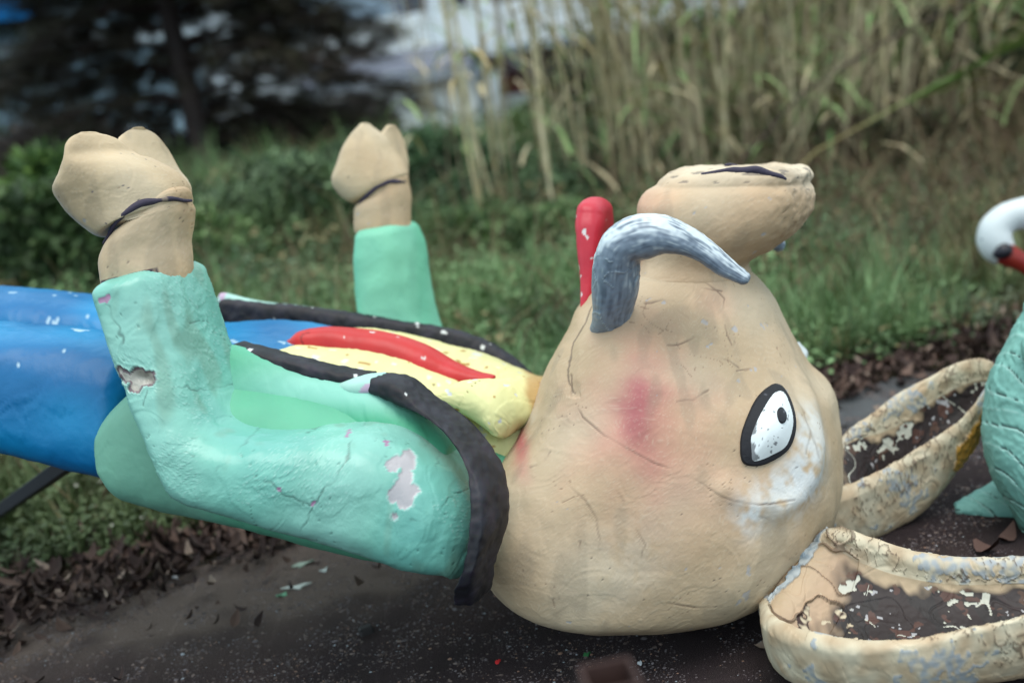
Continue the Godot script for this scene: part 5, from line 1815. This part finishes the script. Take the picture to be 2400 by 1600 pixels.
func build_conifer() -> void:
	var base := on_ground(-2.75, -11.2)
	var t := thing("conifer_tree", "dark conifer with level drooping boughs behind the raised hooves", "tree", base)
	var s := Shape.new()
	var pts := []
	var rad := []
	var cols := []
	for k in 15:
		pts.append(Vector3(0.03 * sin(k), k * 0.45 - 0.3, 0.02 * cos(k)))
		rad.append(0.125 - k * 0.006)
		cols.append(pigment(46, 36, 36).lerp(pigment(66, 50, 48), rng.randf()))
	s.tube(pts, rad, cols, 10)
	part("trunk", s.mesh(), mats.dull, t)
	var bark := flat(pigment(54, 42, 40), 0.9, 0.2)
	var where := []
	var tints := []
	for k in 96:
		var h := 0.50 + 4.2 * (k / 96.0) + rng.randf_range(-0.08, 0.08)
		var a := k * 2.399 + rng.randf_range(-0.3, 0.3)
		var out := Vector3(cos(a), 0, sin(a))
		if out.z > 0.55 and h < 2.2 and absf(out.x) < 0.6:      # the side towards the yard has lost its lower boughs
			continue
		var length := (2.25 - 0.18 * h) * rng.randf_range(0.6, 1.1)
		var rise := rng.randf_range(-0.12, 0.14)
		var bp := []
		var br := []
		var bc := []
		for j in 7:
			var q := j / 6.0
			bp.append(Vector3(0, h, 0) + out * length * q + Vector3.UP * (rise * q + 0.14 * sin(q * PI) - 0.20 * q * q) * length * 0.6)
			br.append(lerpf(0.030, 0.006, q))
			bc.append(Color.WHITE)
		var bs := Shape.new()
		bs.tube(bp, br, bc, 5)
		part("branch", bs.mesh(), bark, t)
		for j in 128:
			var q := 0.12 + 0.92 * pow(rng.randf(), 0.75)
			var i0 := mini(int(q * 6.0), 5)
			var p: Vector3 = bp[i0].lerp(bp[i0 + 1], clampf(q * 6.0 - i0, 0, 1.2))
			var side := out.cross(Vector3.UP) * (1.0 if rng.randf() < 0.5 else -1.0)
			var wide := rng.randf()
			p += side * wide * 0.42 * (1.15 - 0.7 * q) + Vector3.UP * (rng.randf_range(-0.15, 0.09) - 0.06 * wide)
			var dir := (out * 0.9 + side * rng.randf_range(0.1, 1.0) + Vector3.UP * rng.randf_range(-0.8, 0.5)).normalized()
			where.append(Transform3D(Basis.looking_at(-dir, Vector3.UP).scaled(Vector3(1.0, 0.8, 1.0) * rng.randf_range(0.9, 1.5)), p))
			tints.append(pigment(50, 40, 38).lerp(pigment(68, 64, 48), pow(rng.randf(), 1.4)))
	var crown := scatter("crown", needle_spray(31), mats.dark_leaf, where, tints, t)
	crown.set_meta("kind", "stuff")

func leaf_clump(seed_: int, leaf: float, narrow: float) -> ArrayMesh:
	var s := Shape.new()
	var r := RandomNumberGenerator.new()
	r.seed = seed_
	for k in 26:
		var d := Vector3(r.randfn(), r.randfn(), r.randfn()).normalized()
		var tone := r.randf_range(0.65, 1.35)
		s.blade(d * r.randf() * 0.10, (d + Vector3(r.randf_range(-0.6, 0.6), 0.2, r.randf_range(-0.6, 0.6))), d.cross(Vector3(r.randf(), 1, r.randf())), leaf * r.randf_range(0.7, 1.3), leaf * narrow, r.randf_range(0.1, 0.8), Color(tone, tone, tone), Color(tone * 1.1, tone * 1.08, tone), 3)
	return s.mesh()

func shrub(called: String, label: String, category: String, at: Vector3, size: Vector3, count: int, clump: Mesh, dark: Color, light: Color, mat: Material, group := "") -> void:
	var t := thing(called, label, category, at, group)
	var st := Shape.new()
	for k in 7:
		var a := TAU * k / 7.0 + rng.randf()
		var tip := Vector3(cos(a) * size.x * 0.55, size.y * rng.randf_range(1.0, 1.6), sin(a) * size.z * 0.55)
		var c := pigment(66, 52, 46)
		st.tube([Vector3(cos(a), 0, sin(a)) * 0.04, tip * 0.5 + Vector3(rng.randf_range(-0.1, 0.1), 0.05, 0), tip], [0.018, 0.012, 0.005], [c, c, c], 5)
	part("stem", st.mesh(), mats.cane, t)
	var where := []
	var tints := []
	var lobes := []
	for k in 9:
		lobes.append([Vector3(rng.randf_range(-0.75, 0.75) * size.x, size.y * rng.randf_range(0.25, 1.5), rng.randf_range(-0.7, 0.7) * size.z), rng.randf_range(0.30, 0.6)])
	for k in count:
		var l: Array = lobes[k % 9]
		var d: Vector3 = Vector3(rng.randfn(), rng.randfn(), rng.randfn()).normalized() * pow(rng.randf(), 0.45) * l[1]
		var p: Vector3 = l[0] + Vector3(d.x * size.x, d.y * size.y, d.z * size.z)
		if p.y < 0.02: p.y = rng.randf() * 0.2
		where.append(Transform3D(Basis.from_euler(Vector3(rng.randf_range(-1, 1), rng.randf() * TAU, rng.randf_range(-1, 1))).scaled(Vector3.ONE * rng.randf_range(0.7, 1.3)), p))
		tints.append(dark.lerp(light, pow(rng.randf(), 1.4)))
	scatter("foliage", clump, mat, where, tints, t)

func build_shrubs() -> void:
	var broad := leaf_clump(41, 0.075, 0.5)
	var small := leaf_clump(42, 0.045, 0.55)
	var thin := leaf_clump(43, 0.09, 0.22)
	var g1 := pigment(50, 76, 42)
	var g2 := pigment(112, 142, 70)
	var hd := pigment(46, 42, 43)
	var hl := pigment(80, 74, 70)
	var d1 := pigment(44, 46, 40)
	var d2 := pigment(66, 76, 58)
	var b1 := pigment(60, 76, 58)
	var b2 := pigment(140, 164, 122)
	shrub("leafy_shrub", "bright green broad-leaved shrub left of the nearest hoof", "shrub", on_ground(-2.773, -7), Vector3(.5, 0.476, 0.4), 800, broad, g1, g2, mats.leaf)
	shrub("leafy_shrub", "dark green shrub below the conifer, behind the blue legs", "shrub", on_ground(-2.413, -6.4), Vector3(.5, 0.308, 0.4), 600, broad, pigment(48, 62, 42), pigment(84, 106, 66), mats.leaf)
	shrub("leafy_shrub", "grey-green shrub between the two raised hooves", "shrub", on_ground(-1.513, -7.3), Vector3(.6, 0.285, 0.48), 700, small, b1, b2, mats.leaf)
	shrub("leafy_shrub", "low grey-green shrub left of the far hoof", "shrub", on_ground(-1.075, -7.6), Vector3(.5, 0.25, 0.4), 600, small, b1, b2, mats.leaf)
	shrub("leafy_shrub", "bright grey-green shrub just right of the far hoof", "shrub", on_ground(-0.301, -7.7), Vector3(.45, 0.236, 0.36), 700, broad, b1, pigment(122, 152, 112), mats.leaf)
	shrub("leafy_shrub", "low leafy shrub at the foot of the leaning canes", "shrub", on_ground(0.114, -7.4), Vector3(.5, 0.139, 0.4), 600, small, b1, b2, mats.leaf)
	shrub("leafy_shrub", "dark shrub in the gap right of the nearest hoof", "shrub", on_ground(-2.255, -7.6), Vector3(.5, 0.22, 0.4), 700, small, pigment(52, 64, 48), pigment(96, 112, 80), mats.leaf)
	shrub("leafy_shrub", "round dark shrub in front of the far hoof's shrubs", "shrub", on_ground(-1.266, -6.9), Vector3(.45, 0.194, 0.36), 600, small, pigment(56, 70, 50), pigment(108, 130, 88), mats.leaf)
	shrub("leafy_shrub", "low bright weed bush in the grass right behind the nearest hoof", "shrub", on_ground(-1.811, -6.4), Vector3(.45, 0.238, 0.36), 600, small, pigment(66, 86, 56), pigment(132, 158, 104), mats.leaf)
	shrub("leafy_shrub", "low weed bush in the grass between far sleeve and tongue", "shrub", on_ground(0.107, -6.4), Vector3(.4, 0.1, 0.32), 450, small, pigment(66, 86, 56), pigment(126, 150, 100), mats.leaf)
	shrub("hedge", "dark clipped hedge behind the far hoof, in front of the house", "hedge", on_ground(-1.736, -13), Vector3(.75, 0.536, 0.6), 1400, small, hd, hl, mats.dark_leaf)
	shrub("hedge", "dark hedge at the foot of the conifer's trunk", "hedge", on_ground(-2.792, -12.4), Vector3(.9, 0.431, 0.7), 1400, small, hd, hl, mats.dark_leaf)
	shrub("hedge", "dark bushy hedge behind the conifer's left boughs", "hedge", on_ground(-5.144, -13.4), Vector3(1.2, 0.734, 0.7), 1500, broad, hd, pigment(88, 74, 70), mats.dark_leaf)
	shrub("leafy_bush", "dark dense bush behind the leaning canes, beside the house", "bush", on_ground(0.886, -10.8), Vector3(.55, 0.252, 0.44), 1100, broad, d1, pigment(72, 84, 68), mats.leaf)
	shrub("leafy_bush", "tall grey-green bush behind the thick of the canes", "bush", on_ground(2.016, -11.2), Vector3(.9, 0.3, 0.7), 1500, broad, d1, pigment(88, 104, 84), mats.leaf)
	shrub("leafy_bush", "tall dark bush right of the canes", "bush", on_ground(3.293, -11), Vector3(.9, 0.1, 0.7), 1500, broad, d1, pigment(78, 84, 66), mats.leaf)
	shrub("leafy_bush", "dark tangled bush at the top of the right-hand slope", "bush", on_ground(4.073, -9.8), Vector3(.8, 0.125, 0.64), 1300, broad, pigment(40, 36, 32), pigment(78, 84, 64), mats.leaf)
	shrub("leafy_bush", "narrow-leaved shrub on the slope above the swan", "bush", on_ground(3.828, -8.2), Vector3(.6, 0.1, 0.48), 700, thin, pigment(58, 62, 46), pigment(104, 112, 78), mats.leaf)
	shrub("leafy_bush", "low brownish shrub on the slope left of the swan", "bush", on_ground(2.455, -7.2), Vector3(.5, 0.1, 0.4), 450, small, pigment(64, 56, 46), pigment(104, 108, 78), mats.leaf)
	var dry := thing("dry_stalks", "spray of bare pinkish stalks rising before the hedge between the hooves", "plant", Vector3(-4.196, -0.35, -23.228))
	var ds := Shape.new()
	for k in 26:
		var c := pigment(118, 92, 90).lerp(pigment(150, 128, 116), rng.randf())
		var tip := Vector3(rng.randf_range(-0.55, 0.45), rng.randf_range(0.35, 0.95), rng.randf_range(-0.3, 0.3))
		ds.tube([Vector3(tip.x * 0.2, 0, 0), tip * 0.55 + Vector3.UP * 0.04, tip], [0.008, 0.006, 0.003], [c, c, c], 5)
	part("stalks", ds.mesh(), mats.cane, dry)
	for q in [[-9.5, -24.0, 3.2, "broad dark tree beyond the pale building's end"], [8.6, -22.5, 2.6, "grey-green tree behind the canes beside the white house"], [8.2, -18.0, 2.8, "dense dark tree behind the slope, tallest beyond the canes"], [12.5, -17.0, 2.8, "dense tree beyond the slope, farthest from the house"]]:
		var at := on_ground(q[0], q[1])
		var t := thing("leafy_tree", q[3], "tree", at)
		var s := Shape.new()
		var c := pigment(58, 48, 46)
		s.tube([Vector3(0, -0.2, 0), Vector3(0.1, 1.5, 0), Vector3(0, 3.6, 0.1)], [0.22, 0.17, 0.08], [c, c, c], 9)
		part("trunk", s.mesh(), mats.dull, t)
		var where := []
		var tints := []
		for k in 2200:
			var l := k % 14
			var centre := Vector3(sin(l * 2.4) * q[2] * 0.55, 1.2 + 0.30 * l, cos(l * 2.4) * q[2] * 0.5)
			var d: Vector3 = Vector3(rng.randfn(), rng.randfn(), rng.randfn()).normalized() * pow(rng.randf(), 0.4) * q[2] * 0.5
			where.append(Transform3D(Basis.from_euler(Vector3(rng.randf(), rng.randf() * TAU, rng.randf())).scaled(Vector3.ONE * rng.randf_range(1.6, 2.6)), centre + d))
			tints.append(d1.lerp(d2, rng.randf()))
		scatter("crown", broad, mats.dark_leaf, where, tints, t)


# ------------------------------------------------------------------ canes
func cane_parts(seed_: int, h: float, green: float) -> Array:
	var r := RandomNumberGenerator.new()
	r.seed = seed_
	var s := Shape.new()
	var pts := []
	var rad := []
	var cols := []
	var bend := r.randf_range(-0.26, 0.26)
	var m := int(h / 0.055)
	var base_tone := pigment(232, 216, 184).lerp(pigment(178, 158, 126), r.randf()).lerp(pigment(128, 142, 92), green * r.randf())
	for k in m + 1:
		var t := float(k) / m
		var node := k % 4 == 0
		pts.append(Vector3(bend * t * t * h * 0.5, t * h, 0.06 * sin(t * 5.0 + seed_)))
		rad.append((0.0125 - 0.0080 * t) * (1.15 if node else 1.0))
		var c := base_tone.lerp(pigment(168, 150, 108), n_mid.get_noise_2d(k * 0.11, seed_) * 0.5 + 0.3)
		cols.append(c.darkened(0.35) if node else c)
	s.tube(pts, rad, cols, 6)
	var l := Shape.new()
	for k in int(3 + 6 * h / 3.0):
		var i := r.randi_range(int(m * 0.25), m)
		var a := r.randf() * TAU
		var out := Vector3(cos(a), r.randf_range(0.4, 1.4), sin(a))
		var dry := r.randf() > green
		var c := pigment(178, 160, 118) if dry else pigment(108, 128, 66)
		if not dry and r.randf() < 0.3: c = pigment(150, 146, 62)
		l.blade(pts[i], out, Vector3(-sin(a), 0, cos(a)), r.randf_range(0.22, 0.5), r.randf_range(0.018, 0.034), r.randf_range(0.8, 3.0), c, c.lerp(pigment(186, 164, 120), r.randf() * 0.6), 6)
	return [s.mesh(), l.mesh()]

func build_reeds() -> void:
	var protos := []
	for k in 10:
		var q := cane_parts(70 + k, 3.4 + 0.12 * (k % 4), 0.28 + 0.05 * (k % 5))
		var o := Node3D.new()
		o.name = numbered("reed_cane", self)
		add_child(o, true)
		part("stem", q[0], mats.cane, o)
		part("leaf_blades", q[1], mats.leaf, o).name = "leaves"
		protos.append(o)
	var first := [true, true, true, true, true, true, true, true, true, true]
	var spots := []
	# a loose row of leaning canes at the left, the thick of the clump, thinning out up the slope
	for k in 11:
		spots.append([rng.randf_range(-0.08, 0.42), rng.randf_range(-7.4, -6.5), rng.randf_range(-0.07, 0.02), 0])
	for k in 14:
		spots.append([rng.randf_range(0.55, 1.0), rng.randf_range(-8.2, -7.0), rng.randf_range(-0.16, 0.04), 1])
	for k in 66:
		var x := rng.randf_range(0.9, 2.7)
		spots.append([x, rng.randf_range(-9.4, -7.1), (x - 1.5) * 0.14 + rng.randf_range(-0.16, 0.16), 1])
	for k in 18:
		var x := rng.randf_range(2.4, 4.6)
		spots.append([x, rng.randf_range(-9.6, -7.6), rng.randf_range(-0.22, 0.40), 2])
	var k := 0
	for q in spots:
		var i := k % 10
		var o: Node3D = protos[i]
		if not first[i]:
			o = protos[i].duplicate()
			o.name = numbered("reed_cane", self)
			add_child(o, true)
		first[i] = false
		o.position = on_ground(q[0], q[1]) - Vector3.UP * 0.05
		var s := rng.randf_range(0.75, 1.15)
		o.basis = Basis(Vector3.BACK, -q[2]) * Basis(Vector3.RIGHT, rng.randf_range(-0.12, 0.10)) * Basis(Vector3.UP, rng.randf() * TAU).scaled(Vector3(s, s, s))
		tag(o, ["tan cane in the sparse leaning row in front of the house", "tan dry cane in the thick of the clump behind the snout", "thin cane in the open stand at the top of the right slope"][q[3]], "reed", ["leaning canes in front of the house", "canes of the thick clump", "canes of the open stand on the slope"][q[3]])
		k += 1
	# broken straws and hanging leaves that nobody could count
	var straw := Shape.new()
	for j in 420:
		var x := rng.randf_range(-0.5, 3.2)
		var z := rng.randf_range(-9.4, -6.8)
		if x < 0.9 and rng.randf() < 0.85: continue
		var p := on_ground(x, z)
		var a := rng.randf() * TAU
		var h := rng.randf_range(0.5, 2.2)
		var lean := Vector3(cos(a), 0, sin(a)) * h * rng.randf_range(0.05, 0.9 if x > 1.2 else 0.25)
		var c := pigment(124, 104, 88).lerp(pigment(206, 190, 156), rng.randf())
		straw.tube([p, p + Vector3.UP * h * 0.5 + lean * 0.4, p + Vector3.UP * h + lean], [0.005, 0.004, 0.002], [c, c, c], 4)
	part("dry_straw", straw.mesh(), mats.cane, self).set_meta("kind", "stuff")
	var blades := Shape.new()
	for j in 2400:
		var x := -0.4 + 5.0 * pow(rng.randf(), 1.25)
		var z := rng.randf_range(-9.4, -6.9)
		if x < 0.9 and rng.randf() < 0.75: continue
		var p := on_ground(x, z) + Vector3.UP * 2.4 * pow(rng.randf(), 1.8)
		var a := rng.randf() * TAU
		var c := pigment(104, 134, 82).lerp(pigment(160, 180, 122), rng.randf())
		if rng.randf() < 0.35: c = pigment(200, 184, 150)
		blades.blade(p, Vector3(cos(a), rng.randf_range(0.2, 1.5), sin(a)), Vector3(-sin(a), 0, cos(a)), rng.randf_range(0.25, 0.7), rng.randf_range(0.018, 0.042), rng.randf_range(0.5, 2.6), c, c, 5)
	part("reed_leaves", blades.mesh(), mats.leaf, self).set_meta("kind", "stuff")
	# the long green stalk that leans across the slope, and a bare twig
	var from: Vector3 = Vector3(2.142, 0.564, -6.63)
	var to: Vector3 = Vector3(3.025, 0.946, -6.314)
	var stalk := thing("leaning_reed", "long green reed leaning far over across the right slope", "reed", on_ground(from.x - 0.55, from.z))
	var st := Shape.new()
	var o := stalk.position
	var c1 := pigment(178, 164, 112)
	var c2 := pigment(118, 146, 88)
	st.tube([Vector3.ZERO, (from - o) * 0.6 + Vector3(0, 0.05, 0), from - o, from.lerp(to, 0.5) - o + Vector3.UP * 0.02, to - o], [0.006, 0.005, 0.005, 0.005, 0.003], [c1, c1, c1, c2, c2], 7)
	part("stem", st.mesh(), mats.cane, stalk)
	for j in 15:
		var lf := Shape.new()
		var t := 0.30 + 0.045 * j
		var p := from.lerp(to, t) - o
		var up := (to - from).normalized()
		lf.blade(p, up + Vector3(rng.randf_range(-0.2, 0.2), rng.randf_range(-0.05, 0.35), rng.randf_range(-0.3, 0.3)), Vector3(0.2, 0.6, 0.7), rng.randf_range(0.3, 0.6), 0.035, rng.randf_range(0.2, 0.8), c2, pigment(160, 150, 100) if j % 4 == 0 else c2, 6)
		part("leaf", lf.mesh(), mats.leaf, stalk)
	var f2: Vector3 = Vector3(1.955, 0.791, -6.997)
	var t2: Vector3 = Vector3(2.954, 1.218, -6.795)
	var tw := thing("bare_twig", "thin dark bare twig slanting across the canes on the slope", "twig", on_ground(f2.x - 0.6, f2.z))
	var ts := Shape.new()
	var cd := pigment(74, 58, 54)
	ts.tube([Vector3.ZERO, f2 - tw.position, f2.lerp(t2, 0.5) - tw.position + Vector3.UP * 0.03, t2 - tw.position], [0.011, 0.009, 0.008, 0.005], [cd, cd, cd, cd], 6)
	part("stem", ts.mesh(), mats.cane, tw)
